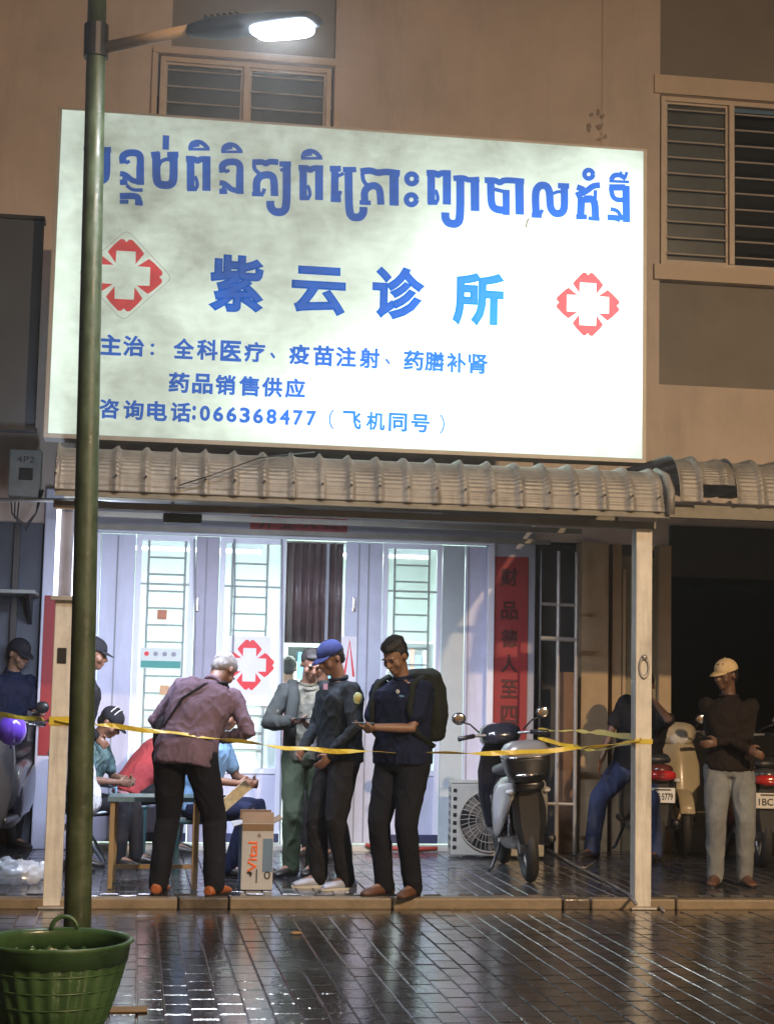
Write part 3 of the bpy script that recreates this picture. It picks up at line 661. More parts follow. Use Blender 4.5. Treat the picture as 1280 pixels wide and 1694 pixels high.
for w_, p in ((26, [(16, 90), (60, 84), (90, 96), (130, 90), (190, 98)]), (28, [(36, 226), (32, 180), (50, 156), (82, 150), (102, 168), (106, 236)]), (18, [(12, 226), (62, 228)]), (16, [(24, 96), (28, 130), (44, 150)]), (36, [(164, 96), (164, 240)])): st(B, w_, p)
ring(B, 242, 122, 22, 21); ring(B, 240, 214, 22, 21)
g_po(B, -107+0, -16, .945)
for w_, p in ((32, [(456, 116), (456, 300), (438, 322), (404, 318), (390, 298), (390, 270)]), (34, [(520, 120), (521, 264)]), (22, [(425, 120), (470, 116), (490, 128), (540, 124)])): st(B, w_, p)
for w_, p in ((24, [(563, 128), (610, 128), (630, 140), (650, 126), (738, 134)]), (30, [(590, 135), (592, 235), (612, 258), (668, 262)]), (28, [(658, 170), (658, 282)]), (34, [(716, 130), (718, 280)]), (15, [(596, 165), (655, 180)])): st(B, w_, p)
for w_, p in ((30, [(790, 284), (786, 178), (806, 150), (836, 152), (850, 178), (852, 250), (872, 276), (902, 274), (916, 250), (914, 150)]), (20, [(770, 282), (815, 284)]), (22, [(886, 152), (936, 154)]), (13, [(858, 190), (885, 178), (912, 180)]), (14, [(806, 282), (818, 258)])): st(B, w_, p)
ring(B, 1022, 102, 19, 19)
for w_, p in ((24, [(966, 196), (1010, 178), (1042, 152), (1072, 150)]), (24, [(970, 158), (1002, 170)]), (30, [(990, 200), (986, 292)]), (30, [(1002, 212), (1048, 210), (1052, 298)]), (20, [(966, 290), (1014, 290)]), (16, [(1020, 296), (1070, 300)]), (14, [(1052, 172), (1050, 210)])): st(B, w_, p)
for w_, p in ((30, [(1186, 152), (1188, 314)]), (26, [(1112, 160), (1184, 160)]), (20, [(1120, 160), (1126, 200), (1146, 216), (1186, 214)]), (24, [(1104, 292), (1146, 294), (1162, 304)]), (16, [(1118, 255), (1150, 262), (1172, 304)]),
              (20, [(1120, 128), (1132, 106), (1160, 104), (1186, 122)]), (11, [(1112, 132), (1200, 136)]), (12, [(1184, 112), (1190, 92)]), (10, [(1160, 104), (1166, 90)])): st(B, w_, p)
kh.build('khmer_lettering', M_sblue, sg, recalc=False)
def ctext(s, px, py, wpx, hpx, bold, nm='chinese_lettering', m=None, sk=0):
    c = at(px, py, SY); return text_mesh(s, 1, m or M_sblue, nm, (c.x, SY-.002, c.z), sg, bold=bold, fit=(wpx/237, hpx/237), center=True, depth=.0015)
for ch, px, py, w_, h_ in (('紫', 391, 469, 92, 98), ('云', 527, 481, 92, 84), ('诊', 659, 485, 90, 92), ('所', 791, 495, 90, 94)): ctext(ch, px, py, w_, h_, .042, m=M_sbluelit if ch == '所' else None)
def row(s, pxs, py0, slope, size, bold=.032):
    for ch, px in zip(s, pxs):
        k = 1.0
        if ch in '：:、': ctext(ch, px, py0+slope*(px-180)+(4 if ch != ':' else 0), 6 if ch != '、' else 9, 24 if ch == ':' else (20 if ch == '：' else 11), bold)
        elif ch in '（）': ctext(ch, px, py0+slope*(px-180), 9, 34, .004)
        elif ch.isdigit(): ctext(ch, px, py0+slope*(px-180), 17, 26, bold, 'phone_number')
        else: ctext(ch, px, py0+slope*(px-180), size, size*1.0, bold)
row('主治：全科医疗、疫苗注射、药膳补肾', (183, 221, 252, 304, 343, 382, 421, 451, 495, 535, 572, 611, 641, 684, 719, 755, 791), 570, .052, 35)
row('药品销售供应', (296, 335, 373, 412, 450, 488), 627, .05, 34)
row('咨询电话:066368477', (181, 221, 260, 299, 321, 339, 361, 383, 405, 427, 449, 471, 493, 515), 676, .048, 33)
row('（飞机同号）', (548, 582, 621, 658, 695, 731), 677, .045, 32)
for px, py, s in ((207, 455, 61), (972, 503, 56)):
    c = at(px, py, SY); emblem(c.x, c.z, SY-.004, s/237/560, M_sred, 'red_cross_emblem', sg)
    if px < 500:
        mb = MB(); r = 74/237; d = .05; P = []
        for k in range(4):
            for q in (-1, 0, 1):
                a = math.pi/2*k + q*.09; rr = r*(1 if q == 0 else .965); P.append((c.x+rr*math.cos(a), c.z+rr*math.sin(a)))
        ribbon(mb, P+P[:1], .004, SY-.0035); mb.build('emblem_outline', M_sgrey, sg, recalc=False)
mb = MB(); ribbon(mb, [sp(874, 361), sp(871, 368), sp(870, 376)], .009, SY-.003); mb.build('tear_mark', M_blk, sg, recalc=False)

# ------------------------------------------------------------------ awnings
M_awn = mat('awning_sheet', (.27, .262, .25), .5, metal=.2, var=.28, vs=3.5, bump=.2, bs=18, rvar=.12); streaks(M_awn, .35, 9, 6)
def awning_sheet(x0, x1, yf, zb, zt, depth, parent, name='roof_sheet', pitch=.187, rib=.034):
    """barrel-fronted corrugated sheet: rib pitch along X, crimp lines along the curve"""
    nx = max(8, int(round((x1-x0)/pitch))*10); prof = []
    Hc = zt-zb; NA = 84
    for k in range(NA+1):
        a = math.pi/2*(k/NA)**.95; cr_ = .0022*math.sin(k/NA*2*math.pi*15)
        Ry = .30+cr_; Rz = Hc+cr_
        prof.append(((yf+.30)-Ry*math.cos(a)**.8, zb+Rz*math.sin(a)**.95, math.cos(a), math.sin(a)))
    for k in range(1, 7): prof.append((yf+.30+(depth-.30)*k/6, zt+.10*k/6, 0, 1))
    vs = []; n = len(prof)
    for i in range(nx+1):
        x = x0+(x1-x0)*i/nx; u = ((x-x0)/pitch) % 1.0; h = rib*math.exp(-((min(u, 1-u))/.085)**2)
        for (y, z, ny, nz) in prof: vs.append((x, y-ny*h, z+nz*h))
    fs = [(i*n+j, (i+1)*n+j, (i+1)*n+j+1, i*n+j+1) for i in range(nx) for j in range(n-1)]
    o = MB().add(vs, fs).build(name, M_awn, parent, smooth=True, recalc=False)
    s = o.modifiers.new('s', 'SOLIDIFY'); s.thickness = .004; s.offset = -1
    return o
AYF = -.28
zb = at(600, 829, AYF).z; ztp = at(600, 763, .02).z
ax0, ax1 = at(92, 790, AYF).x, at(1108, 800, AYF).x
aw = thing('awning', (2, 0, 2.6), 'corrugated metal awning with a rolled front edge along the clinic, under the glowing sign', 'awning')
ns = 5; pt = .187; n_p = int(round((ax1-ax0)/pt)); cuts = [ax0+pt*round(n_p*k/ns) for k in range(ns+1)]; cuts[-1] = ax1
for k in range(ns): awning_sheet(cuts[k], cuts[k+1]+.012, AYF+.0015*k, zb, ztp, 3.3, aw, pitch=pt)
print('awning', ax0, ax1, zb, ztp, n_p)
MB().tube([(ax0+.01, AYF+.02, zb), (ax0+.01, AYF-.0, zb+.15), (ax0+.01, AYF+.1, ztp-.06), (ax0+.01, AYF+.3, ztp)], .018, 6).build('end_trim', M_awn, aw, smooth=True); MB().tube([(ax1, AYF-.01, zb-.01), (ax1, AYF-.02, zb+.14), (ax1, AYF+.09, ztp-.05), (ax1, AYF+.3, ztp+.01)], .03, 8).build('end_trim', M_awn, aw, smooth=True)
pass
sc = MB()
for k in range(n_p+1): sc.ell((ax0+pt*k, AYF-.032, zb+.10), (.008, .008, .008), nu=6, nv=4)
tag(sc.build('screw', M_blk, aw), kind='stuff')
o = MB().tube([at(296, 803, AYF-.06), at(350, 786, AYF-.07), at(430, 757, AYF-.05), at(520, 748, .2)], .004, 6).build('wire', M_blk, smooth=True); tag(o, 'thin dark wire crossing the front of the clinic awning', 'wire')
# steelwork beneath
fx = MB(); fx.box((ax0-.02, -.05, zb-.085), (ax1-.02, .05, zb-.04)); o = fx.build('front_beam', mat('beam_paint', (.20, .19, .16), .6, metal=.2, var=.25, vs=4), aw)
for y in (.9, 1.9, 2.9): MB().box((ax0, y, zb+.06), (ax1, y+.04, zb+.1)).build('purlin', MATS['beam_paint'], aw)
for q in (.35, 1.65, 2.9): MB().tube([(q, -.02, zb-.06), (q-.25, .02, zb-.03), (q-.9, .9, zb+.05)], .014).build('brace', M_steel, aw)
MB().box((ax0, AYF+.01, zb-.035), (ax1, AYF+.035, zb+.004)).build('edge_angle', MATS['beam_paint'], aw)
aw2 = thing('neighbour_awning', (5, 0, 2.7), 'weathered corrugated awning of the right-hand neighbour with a broken piece missing', 'awning')
bz = at(1200, 834, .1).z; btp = at(1200, 766, .35).z; bx0 = at(1120, 800, .1).x
awning_sheet(bx0, bx0+.16, .06, bz, btp, 3.0, aw2, pitch=.16); 
# the sheet next to it is broken short at the bottom
awning_sheet(bx0+.163, bx0+.42, .10, bz+.13, btp, 3.0, aw2, pitch=.19); awning_sheet(bx0+.425, bx0+1.17, .10, bz, btp, 3.0, aw2, pitch=.19); awning_sheet(bx0+1.174, bx0+2.4, .102, bz, btp, 3.0, aw2, pitch=.19)
MB().box((bx0-.05, .14, bz-.10), (bx0+3, .2, bz-.01)).build('front_beam', MATS['beam_paint'], aw2)

# ------------------------------------------------------------------ awning posts
def post(x, top, label, grp):
    t = thing('awning_post', (x, 0, 0), label, 'post', grp)
    MB().box((x-.056, -.056, .012), (x+.056, .056, top)).build('shaft', M_cream, t, bevel=.006)
    MB().box((x-.085, -.085, -.004), (x+.085, .085, .011)).build('base_plate', M_steel, t, bevel=.003)
    return t
pl = post(0.0, zb-.087, 'cream steel awning post at left, with two bright vertical tubes', 'posts holding the clinic awning')
pr = post(3.827, zb-.087, 'cream steel awning post standing free at right', 'posts holding the clinic awning')
a, b = at(104, 1072, -.06), at(104, 1098, -.06)
MB().box((-.03, -.062, b.z), (.028, -.0575, a.z)).build('cable_hole', M_blk, pl, bevel=.002)
c = at(1064, 1105, -.06); MB().torus((3.825, -.062, c.z), .032, .007, 'Y', 20, 6).xf(Matrix.Translation((3.825, -.062, c.z)) @ Matrix.Diagonal((1, 1, 2.0, 1)) @ Matrix.Translation((-3.825, .062, -c.z))).build('tie_ring', M_steel, pr, smooth=True)
MB().ell((3.827, -.065, c.z+.07), (.02, .015, .02)).build('bolt', M_steel, pr, smooth=True)
# twin LED tubes on the left post
M_led = mat('led_tube_glow', (1, 1, 1), .4, var=0, emit=(.80, .86, 1.0), es=5)
lt = thing('led_tube_light', (0, -.08, 2.0), 'pair of glowing vertical LED tubes strapped to the left awning post', 'tube light')
z1, z0 = at(103, 840, -.06).z, at(103, 990, -.06).z
MB().box((-.05, -.068, z0), (.05, -.058, z1)).build('backing_plate', mat('grey_backing', (.13, .12, .13), .6), lt)
for q in (-.056, .056):
    MB().tube([(q, -.085, z0+.015), (q, -.085, z1-.015)], .0135, 10).build('tube', M_led, lt, smooth=True)
for zz in (z0, z1): MB().box((-.085, -.105, zz-.014), (.085, -.0575, zz+.014)).build('end_cap', M_steel, lt, bevel=.003)
area('tube_lamp', (0, .075, (z0+z1)/2), (math.pi/2, 0, 0), .12, z1-z0, 22, (.75, .84, 1), lt)
# tube battens added under the awning as fill light for the shopfront
for k, q in enumerate((.72, 1.95)):
    t = thing('awning_batten_light', (q, .25, zb-.03), ['left tube batten clipped under the clinic awning', 'right tube batten clipped under the clinic awning'][k], 'tube light', 'tube battens under the awning')
    MB().box((q-.6, .22, zb-.045), (q+.6, .27, zb+.0)).build('batten', M_white2, t)
    a_ = area('batten_lamp', (q, .30, zb-.055), (R(38), 0, 0), 1.15, .05, 50, (.76, .81, 1), t, spread=R(125))
    MB().box((q-.58, .272, zb-.04), (q+.58, .29, zb-.015)).build('tube', mat('batten_glow', (1, 1, 1), .5, var=0, emit=(.8, .86, 1), es=2.5), t)
sb = thing('speaker_box', at(302, 855, .08), 'small dark box hanging under the awning near the left end', 'box')
a, b = at(270, 848, .08), at(334, 866, .08); MB().box((a.x, .08, b.z), (b.x, .18, a.z)).build('housing', mat('dark_green_box', (.03, .045, .035), .5), sb, bevel=.01)
MB().box((a.x+.05, .11, a.z+.002), (a.x+.07, .14, a.z+.08)).build('bracket', M_steel, sb)

hz = MB().box((-12, -22, -1.2), (16, 10, 9.6)).build('haze', None); tag(hz, kind='stuff')  # thin volume added to stand in for lens bloom round the lamps
hm_ = bpy.data.materials.new('humid_night_air'); hm_.use_nodes = True; nn = hm_.node_tree; nn.nodes.remove(nn.nodes['Principled BSDF']); pv_ = nn.nodes.new('ShaderNodeVolumePrincipled')
pv_.inputs['Density'].default_value = .0038; pv_.inputs['Anisotropy'].default_value = .75; pv_.inputs['Color'].default_value = (.9, .92, .95, 1); nn.links.new(pv_.outputs[0], nn.nodes['Material Output'].inputs['Volume']); hz.data.materials.append(hm_)
# ------------------------------------------------------------------ street lamp
LY = CAM.y+7.75
lb = ground(126, 1620, 0.0)
LYb = lb.y
base = Vector((lb.x, lb.y, 0)); top = at(159, 60, LYb); top2 = at(162, -60, LYb)
lp = thing('street_lamp', base, 'green street lamp pole in front of the sign with a lit white LED head', 'street lamp')
d = (top2-base); 
MB().tube([base+d*(k/12) for k in range(13)], [.066-.020*k/12 for k in range(13)], 20).build('pole', M_green, lp, smooth=True)
MB().tube([base+Vector((0, 0, 0)), base+Vector((0, 0, .02))], .13, 16).build('base_flange', M_green, lp)
c = at(159, 68, LYb); dv = d.normalized()
MB().tube([c-dv*.085, c+dv*.085], .062, 16).build('clamp', M_blk, lp)
a = at(180, 77, LYb-.02); b = at(325, 46, LYb-.35)
MB().tube([a, b], [.030, .026], 12).build('arm', mat('pale_arm_paint', (.50, .36, .22), .45, var=.15, vs=10), lp, smooth=True)
h0 = at(315, 50, LYb-.33); h1 = at(525, 30, LYb-.85); hd = (h1-h0); L = hd.length
xa = hd.normalized(); ya = Vector((0, 0, 1)).cross(xa).normalized(); ya = (ya).normalized(); za = xa.cross(ya)
tilt = Matrix.Rotation(R(-6), 3, xa); ya = tilt @ ya; za = tilt @ za
HM = Matrix(((xa.x, ya.x, za.x, h0.x), (xa.y, ya.y, za.y, h0.y), (xa.z, ya.z, za.z, h0.z), (0, 0, 0, 1)))
hb = MB(); rings = []
for u, wv, hv in ((0, .03, .03), (.04, .035, .032), (.12, .05, .04), (.22, .065, .045), (.45, .07, .04), (.8, .07, .03), (.97, .06, .022), (1.0, .045, .012)):
    rings.append([(u*L, wv*math.copysign(abs(math.cos(t))**.6, math.cos(t)), hv*math.copysign(abs(math.sin(t))**.6, math.sin(t))) for t in [2*math.pi*j/20 for j in range(20)]])
hb.loft(rings); hb.xf(HM).build('lamp_head', mat('lamp_head_black', (.03, .034, .045), .45, metal=.3, var=.2), lp, smooth=True)
for k in range(6):
    MB().box((L*(.14+.05*k), -.04, .035), (L*(.14+.05*k)+.006, .04, .056)).xf(HM).build('cooling_fin', MATS['lamp_head_black'], lp)
M_lamp = mat('street_led_glow', (1, 1, 1), .4, var=0, emit=(.88, .94, 1), es=140)
lens = MB(); rings = []
for hh, sc_ in ((-.034, 1.0), (-.055, .97), (-.064, .85)):
    rings.append([(L*(.53+.43*(.5+.5*math.copysign(abs(math.cos(t))**.4, math.cos(t))*sc_)), .060*sc_*math.copysign(abs(math.sin(t))**.4, math.sin(t)), hh) for t in [2*math.pi*j/24 for j in range(24)]])
lens.loft(rings).xf(HM).build('led_lens', M_lamp, lp)
c = HM @ Vector((L*.73, 0, -.075))
e = (HM.to_3x3()).to_4x4(); e.translation = c
la = area('street_led', (0, 0, 0), (0, 0, 0), .26, .15, 60, (.9, .95, 1)); la.parent = lp; la.matrix_parent_inverse = WP[lp.name]; la.matrix_basis = e

# warm street lamp on the far side of the road, behind the camera: it lights the facade
wl_ = thing('sodium_street_lamp', (8.0, -17, 0), 'warm street lamp across the road, behind the viewpoint', 'street lamp')
MB().tube([(8, -17, 0), (8, -17, 7.6), (8, -16.6, 8.0), (8, -15.6, 8.15)], [.09, .06, .05, .04], 12).build('pole', M_green, wl_, smooth=True)
MB().box((7.85, -15.7, 8.1), (8.15, -15.0, 8.22)).build('lamp_head', MATS['lamp_head_black'], wl_, bevel=.02)
MB().box((7.87, -15.65, 8.085), (8.13, -15.05, 8.098)).build('lens', mat('sodium_glow', (1, .6, .3), .5, var=0, emit=(1, .58, .25), es=30), wl_)
area('sodium_lamp', (8, -15.35, 8.06), (R(6), 0, R(12)), .3, .5, 5000, (1, .69, .41), wl_)
# ------------------------------------------------------------------ basket, tape, carton, table, chair, AC unit
M_bask = mat('green_basket_plastic', (.035, .080, .030), .38, var=.35, vs=6, bump=.1, bs=30, rvar=.12)
bc = ground(86, 1715, 0); bc = Vector((bc.x, bc.y, 0)); RB = .285; HB = .375
bk = thing('basket', bc, 'big green plastic basket in the foreground at the foot of the lamp pole', 'basket')
N = 96; rings = []
for k in range(15):
    t = k/14; r = .17+(RB-.17)*(t**.65); rings.append((r, .01+t*(HB-.07)))
vs = []
for (r, z) in rings:
    for j in range(N*2):
        a = 2*math.pi*j/(N*2); rr = r+.0045*math.cos(2*math.pi*j/8)
        vs.append((bc.x+rr*math.cos(a), bc.y+rr*math.sin(a), z))
n2 = N*2; fs = [(i*n2+j, i*n2+(j+1) % n2, (i+1)*n2+(j+1) % n2, (i+1)*n2+j) for i in range(14) for j in range(n2)]
o = MB().add(vs, fs).build('basket_wall', M_bask, bk, smooth=True, recalc=False); o.modifiers.new('s', 'SOLIDIFY').thickness = .006
for k in (3, 6, 9, 12): MB().torus((bc.x, bc.y, rings[k][1]), rings[k][0]+.002, .0035, 'Z', 64, 6).build('hoop', M_bask, bk, smooth=True)
rim = MB(); pr_ = [(RB-.012, HB-.075), (RB+.004, HB-.075), (RB+.012, HB-.01), (RB+.026, HB), (RB+.020, HB+.008), (RB-.002, HB+.004), (RB-.006, HB-.01)]
vs = [(bc.x+r*math.cos(2*math.pi*j/N), bc.y+r*math.sin(2*math.pi*j/N), z) for (r, z) in pr_ for j in range(N)]; m_ = len(pr_)
rim.add(vs, [(i*N+j, i*N+(j+1) % N, ((i+1) % m_)*N+(j+1) % N, ((i+1) % m_)*N+j) for i in range(m_) for j in range(N)]); rim.build('rim', M_bask, bk, smooth=True)
MB().disc_y((0, 0), .17, 0, .012, 32).xf(Matrix.Translation((bc.x, bc.y, .012)) @ Matrix.Rotation(math.pi/2, 4, 'X')).build('bottom', M_bask, bk)
hh = [Vector((bc.x+.02+.055*math.cos(a), bc.y+RB-.005, HB+.055*math.sin(a))) for a in [math.pi*k/10 for k in range(11)]]
MB().tube(hh, .009, 8).build('handle', M_bask, bk, smooth=True)
hh = [Vector((bc.x+.05+.045*math.cos(a), bc.y-RB-.026, HB-.02-.0*math.sin(a)-.04*math.sin(a))) for a in [math.pi*k/10 for k in range(11)]]
pass

M_tape = mat('yellow_caution_tape', (.60, .47, .05), .35, var=.12, vs=20)
def tape(name, pts, w, label, grp):
    mb = MB(); P = []
    for i in range(len(pts)-1):
        for k in range(8): P.append(pts[i].lerp(pts[i+1], k/8))
    P.append(pts[-1]); vs = []
    for i, p in enumerate(P):
        tw = .5+.9*math.sin(i*.31)+.5*math.sin(i*.83); sag = .004*math.sin(i*.9)
        d_ = Vector((0, math.cos(tw), math.sin(tw)))*w/2; vs += [tuple(p+d_+Vector((0, 0, sag))), tuple(p-d_+Vector((0, 0, sag)))]
    n = len(P); mb.add(vs, [(2*i, 2*i+1, 2*i+3, 2*i+2) for i in range(n-1)])
    o = mb.build(name, M_tape, recalc=False); o.modifiers.new('s', 'SOLIDIFY').thickness = .0015; tag(o, label, 'tape', grp); return o
TY = -.075
tape('caution_tape', [at(x, y, yy) for x, y, yy in ((-20, 1180, .9), (60, 1190, .4), (92, 1193, TY), (200, 1203, TY), (330, 1218, TY), (470, 1237, TY), (560, 1243, TY), (700, 1246, TY), (850, 1246, TY), (960, 1238, TY), (1060, 1226, TY))], .032, 'yellow caution tape stretched across the scene between the two awning posts', 'yellow caution tapes')
tape('caution_tape', [at(x, y, yy) for x, y, yy in ((1060, 1222, -.07), (1000, 1213, .8), (950, 1209, 1.8), (890, 1209, 2.7))], .042, 'yellow tape running back from the right post to the steel gate, upper strand', 'yellow caution tapes')
tape('caution_tape', [at(x, y, yy) for x, y, yy in ((890, 1222, 2.7), (950, 1236, 2.72), (985, 1243, 1.5), (1045, 1228, -.07))], .035, 'yellow tape from the gate to the right post, lower slack strand', 'yellow caution tapes')
wrapm = MB()
for k in range(2):
    z = at(97, 1193, TY).z+.006*k; q = .0605+.002*k
    wrapm.add([(-q, -q, z-.03), (q, -q, z-.03+.004), (q, q, z-.03), (-q, q, z-.028), (-q, -q, z+.02), (q, -q, z+.022), (q, q, z+.02), (-q, q, z+.02)], [(0, 1, 5, 4), (1, 2, 6, 5), (2, 3, 7, 6), (3, 0, 4, 7)])
o = wrapm.build('caution_tape', M_tape, recalc=False); tag(o, 'yellow tape wound round the left awning post', 'tape', 'yellow caution tapes')
wrapm = MB(); z = at(1060, 1226, TY).z; q = .0605
wrapm.add([(3.827+a*q, b*q, z+c_) for c_ in (-.02, .012) for a, b in ((-1, -1), (1, -1), (1, 1), (-1, 1))], [(0, 1, 5, 4), (1, 2, 6, 5), (2, 3, 7, 6), (3, 0, 4, 7)])
o = wrapm.build('caution_tape', M_tape, recalc=False); tag(o, 'yellow tape wound round the right awning post', 'tape', 'yellow caution tapes')

# carton
cb_ = ground(424, 1474, TZ); cx, cy = cb_.x, cb_.y+.14
M_card = mat('printed_carton', (.44, .45, .46), .7, var=.08, vs=6, bump=.1); M_cblue = mat('carton_blue_print', (.12, .20, .30), .6, var=.1); M_cor = mat('carton_orange_print', (.80, .14, .03), .6, var=.05); M_craft = mat('brown_carton_board', (.20, .135, .08), .8, var=.12)
ct = thing('carton', (cx, cy, TZ), 'open water carton with orange lettering on the kerb right of the older man', 'carton')
cw, ch_, cdp = .105, .44, .14
MB().box((cx-cw, cy-cdp, TZ+.004), (cx+cw, cy+cdp, TZ+ch_)).build('body', M_card, ct, bevel=.004)
MB().box((cx+.035, cy-cdp-.0025, TZ+.12), (cx+cw-.004, cy-cdp-.0005, TZ+ch_-.10)).build('blue_panel', M_cblue, ct)
MB().box((cx-cw-.0025, cy-cdp+.003, TZ+.01), (cx-cw-.0005, cy+cdp-.003, TZ+ch_-.005)).build('blue_side', M_cblue, ct)
MB().box((cx-cw+.002, cy-cdp-.003, TZ+ch_-.05), (cx+cw-.002, cy-cdp-.0005, TZ+ch_-.004)).build('tape_strip', M_craft, ct)
text_mesh('Vital', 1, M_cor, 'lettering', (cx-.032, cy-cdp-.003, TZ+.22), ct, bold=.02, fit=(.20, .062), center=True, depth=.001, rot=(math.pi/2, -math.pi/2, 0))
mb = MB(); 
for k in range(5):
    a = .4*k; ribbon(mb, [(cx-.065+.02*math.cos(a), TZ+.09+.02*math.sin(a)), (cx-.05+.02*math.cos(a+.5), TZ+.105+.02*math.sin(a+.5))], .008, cy-cdp-.003-.0003*k)
ribbon(mb, [(cx-.002, TZ+.05), (cx-.002, TZ+.14)], .007, cy-cdp-.005); mb.build('print_mark', M_ink, ct, recalc=False)
mb = MB(); ribbon(mb, [(cx+.068+.017*math.cos(q*math.pi/8), TZ+.10+.022*math.sin(q*math.pi/8)) for q in range(17)], .008, cy-cdp-.0032); mb.build('round_mark', M_ink, ct, recalc=False)
text_mesh('水', 1, M_craft, 'lettering', (cx+.01, cy-cdp-.003, TZ+.36), ct, bold=.02, fit=(.03, .03), center=True, depth=.001)
for s_, (dx, dy) in enumerate(((-1, 0), (1, 0), (0, -1), (0, 1))):
    if dx: q = [(cx+dx*cw, cy-cdp, TZ+ch_), (cx+dx*cw, cy+cdp, TZ+ch_), (cx+dx*(cw+.06), cy+cdp, TZ+ch_+(.035 if dx > 0 else -.01)), (cx+dx*(cw+.06), cy-cdp, TZ+ch_+(.03 if dx > 0 else -.02))]
    else: q = [(cx-cw, cy+dy*cdp, TZ+ch_), (cx+cw, cy+dy*cdp, TZ+ch_), (cx+cw, cy+dy*(cdp-.03), TZ+ch_+.07), (cx-cw, cy+dy*(cdp-.03), TZ+ch_+.07)]
    f = MB().add(q, [(0, 1, 2, 3)]).build('flap', M_craft if not dx < 0 else M_card, ct, recalc=False); f.modifiers.new('s', 'SOLIDIFY').thickness = .004

# folding table
M_tleg = mat('tan_table_leg', (.27, .20, .11), .5, var=.25); M_ttop = mat('teal_table_top', (.015, .05, .055), .4, var=.3, vs=8); M_tblue = mat('pale_blue_edge', (.12, .22, .30), .4, var=.1)
f1 = ground(181, 1472, TZ); f2 = ground(318, 1458, TZ)
tzt = at(240, 1322, f1.y).z
tb = thing('folding_table', ((f1.x+f2.x)/2, f1.y+.2, TZ), 'low folding table with a dark teal top and tan legs, left of the old man', 'table')
MB().box((f1.x-.03, f1.y-.04, tzt-.012), (f2.x+.03, f1.y+.36, tzt+.012)).build('table_top', M_ttop, tb, bevel=.005)
MB().box((f1.x-.032, f1.y-.05, tzt-.016), (f2.x+.052, f1.y-.042, tzt+.014)).build('edge_band', M_tblue, tb)
for (x, y) in ((f1.x, f1.y), (f2.x, f1.y), (f1.x+.02, f1.y+.32), (f2.x, f1.y+.32)): MB().box((x-.016, y-.016, TZ+.004), (x+.016, y+.016, tzt-.013)).build('leg', M_tleg, tb, bevel=.003)
MB().box((f1.x+.018, f1.y+.31, TZ+.1), (f2.x-.018, f1.y+.326, TZ+.13)).build('crossbar', M_tleg, tb)

# blue folding chair (reclined tube frame with blue webbing); faces +X
M_cht = mat('chair_tube', (.28, .33, .38), .35, metal=.5, var=.1); M_web = mat('blue_webbing', (.05, .17, .38), .6, var=.15, vs=20)
cp = ground(128, 1434, TZ)
chx, chy = cp.x, cp.y+.15
chr_ = thing('folding_chair', (chx, chy, TZ), 'blue webbed folding chair with a tube frame under the seated man in a striped cap', 'chair')
for q, s_ in ((-.22, 1), (.22, 1)):
    y = chy+q
    MB().tube([(chx-.24, y, TZ+.84), (chx-.18, y, TZ+.66), (chx-.04, y, TZ+.38), (chx+.2, y, TZ+.015)], .011).build('side_tube', M_cht, chr_, smooth=True)
    MB().tube([(chx-.24, y, TZ+.015), (chx-.2, y, TZ+.2), (chx+.02, y, TZ+.37), (chx+.27, y, TZ+.42)], .011).build('side_tube', M_cht, chr_, smooth=True)
    MB().tube([(chx-.15, y, TZ+.60), (chx+.05, y, TZ+.61), (chx+.26, y, TZ+.58), (chx+.25, y, TZ+.42)], .012).build('armrest', M_tblue, chr_, smooth=True)
for k in range(5):
    t = k/4; x = chx-.10+.34*t; z = TZ+.385+.03*t; MB().box((x-.025, chy-.21, z-.003), (x+.025, chy+.21, z+.003)).build('seat_strap', M_web, chr_)
for k in range(6):
    t = k/5; a = Vector((chx-.07, 0, TZ+.44)).lerp(Vector((chx-.23, 0, TZ+.82)), t)
    MB().obox(Matrix.Translation((a.x, chy, a.z)) @ Matrix.Rotation(R(-23), 4, 'Y'), .003, .21, .026).build('back_strap', M_web, chr_)
# leaflet held over the knee
c = at(385, 1320, .5); o = MB().obox(Matrix.Translation(c) @ Matrix.Rotation(R(-42), 4, 'Y') @ Matrix.Rotation(R(30), 4, 'X'), .14, .003, .045).build('leaflet', mat('cream_leaflet', (.62, .56, .38), .5, var=.25, vs=25)); tag(o, 'cream printed leaflet sticking out beside the old man', 'leaflet')

# air conditioner unit
A0 = ground(745, 1420, TZ); acx, acy = A0.x, A0.y
acy = min(acy, 2.75)
M_ac = mat('beige_ac_casing', (.38, .37, .32), .5, var=.12, vs=5, bump=.05)
W_, H_, D_ = .76, .60, .28
ac = empty('air_conditioner', (acx, acy, TZ), R(-6), 'beige outdoor air conditioner unit on the floor behind the scooter', 'air conditioner')
MB().box((0, 0, .02), (W_, D_, H_)).build('casing', M_ac, ac, bevel=.012)
MB().box((-.006, -.006, H_-.002), (W_+.006, D_+.006, H_+.014)).build('lid', M_ac, ac, bevel=.005)
for q in (.12, .6): MB().box((q, -.01, 0), (q+.08, D_+.01, .019)).build('foot', M_blk, ac)
MB().disc_y((.31, .30), .245, -.008, -.001, 40).build('fan_opening', M_dark, ac)
gr = MB()
for k in range(34):
    a = 2*math.pi*k/34
    gr.tube([(.31+.05*math.cos(a), -.03, .30+.05*math.sin(a)), (.31+.16*math.cos(a+.25), -.028, .30+.16*math.sin(a+.25)), (.31+.245*math.cos(a+.35), -.012, .30+.245*math.sin(a+.35))], .0028, 4)
for r in (.05, .11, .17, .245): gr.torus((.31, -.028 if r < .2 else -.012, .30), r, .004 if r < .2 else .008, 'Y', 40, 5)
gr.build('fan_grille', mat('grille_wire', (.36, .33, .27), .5), ac)
MB().disc_y((.31, .30), .045, -.036, -.012, 20).build('hub_cap', M_ac, ac)
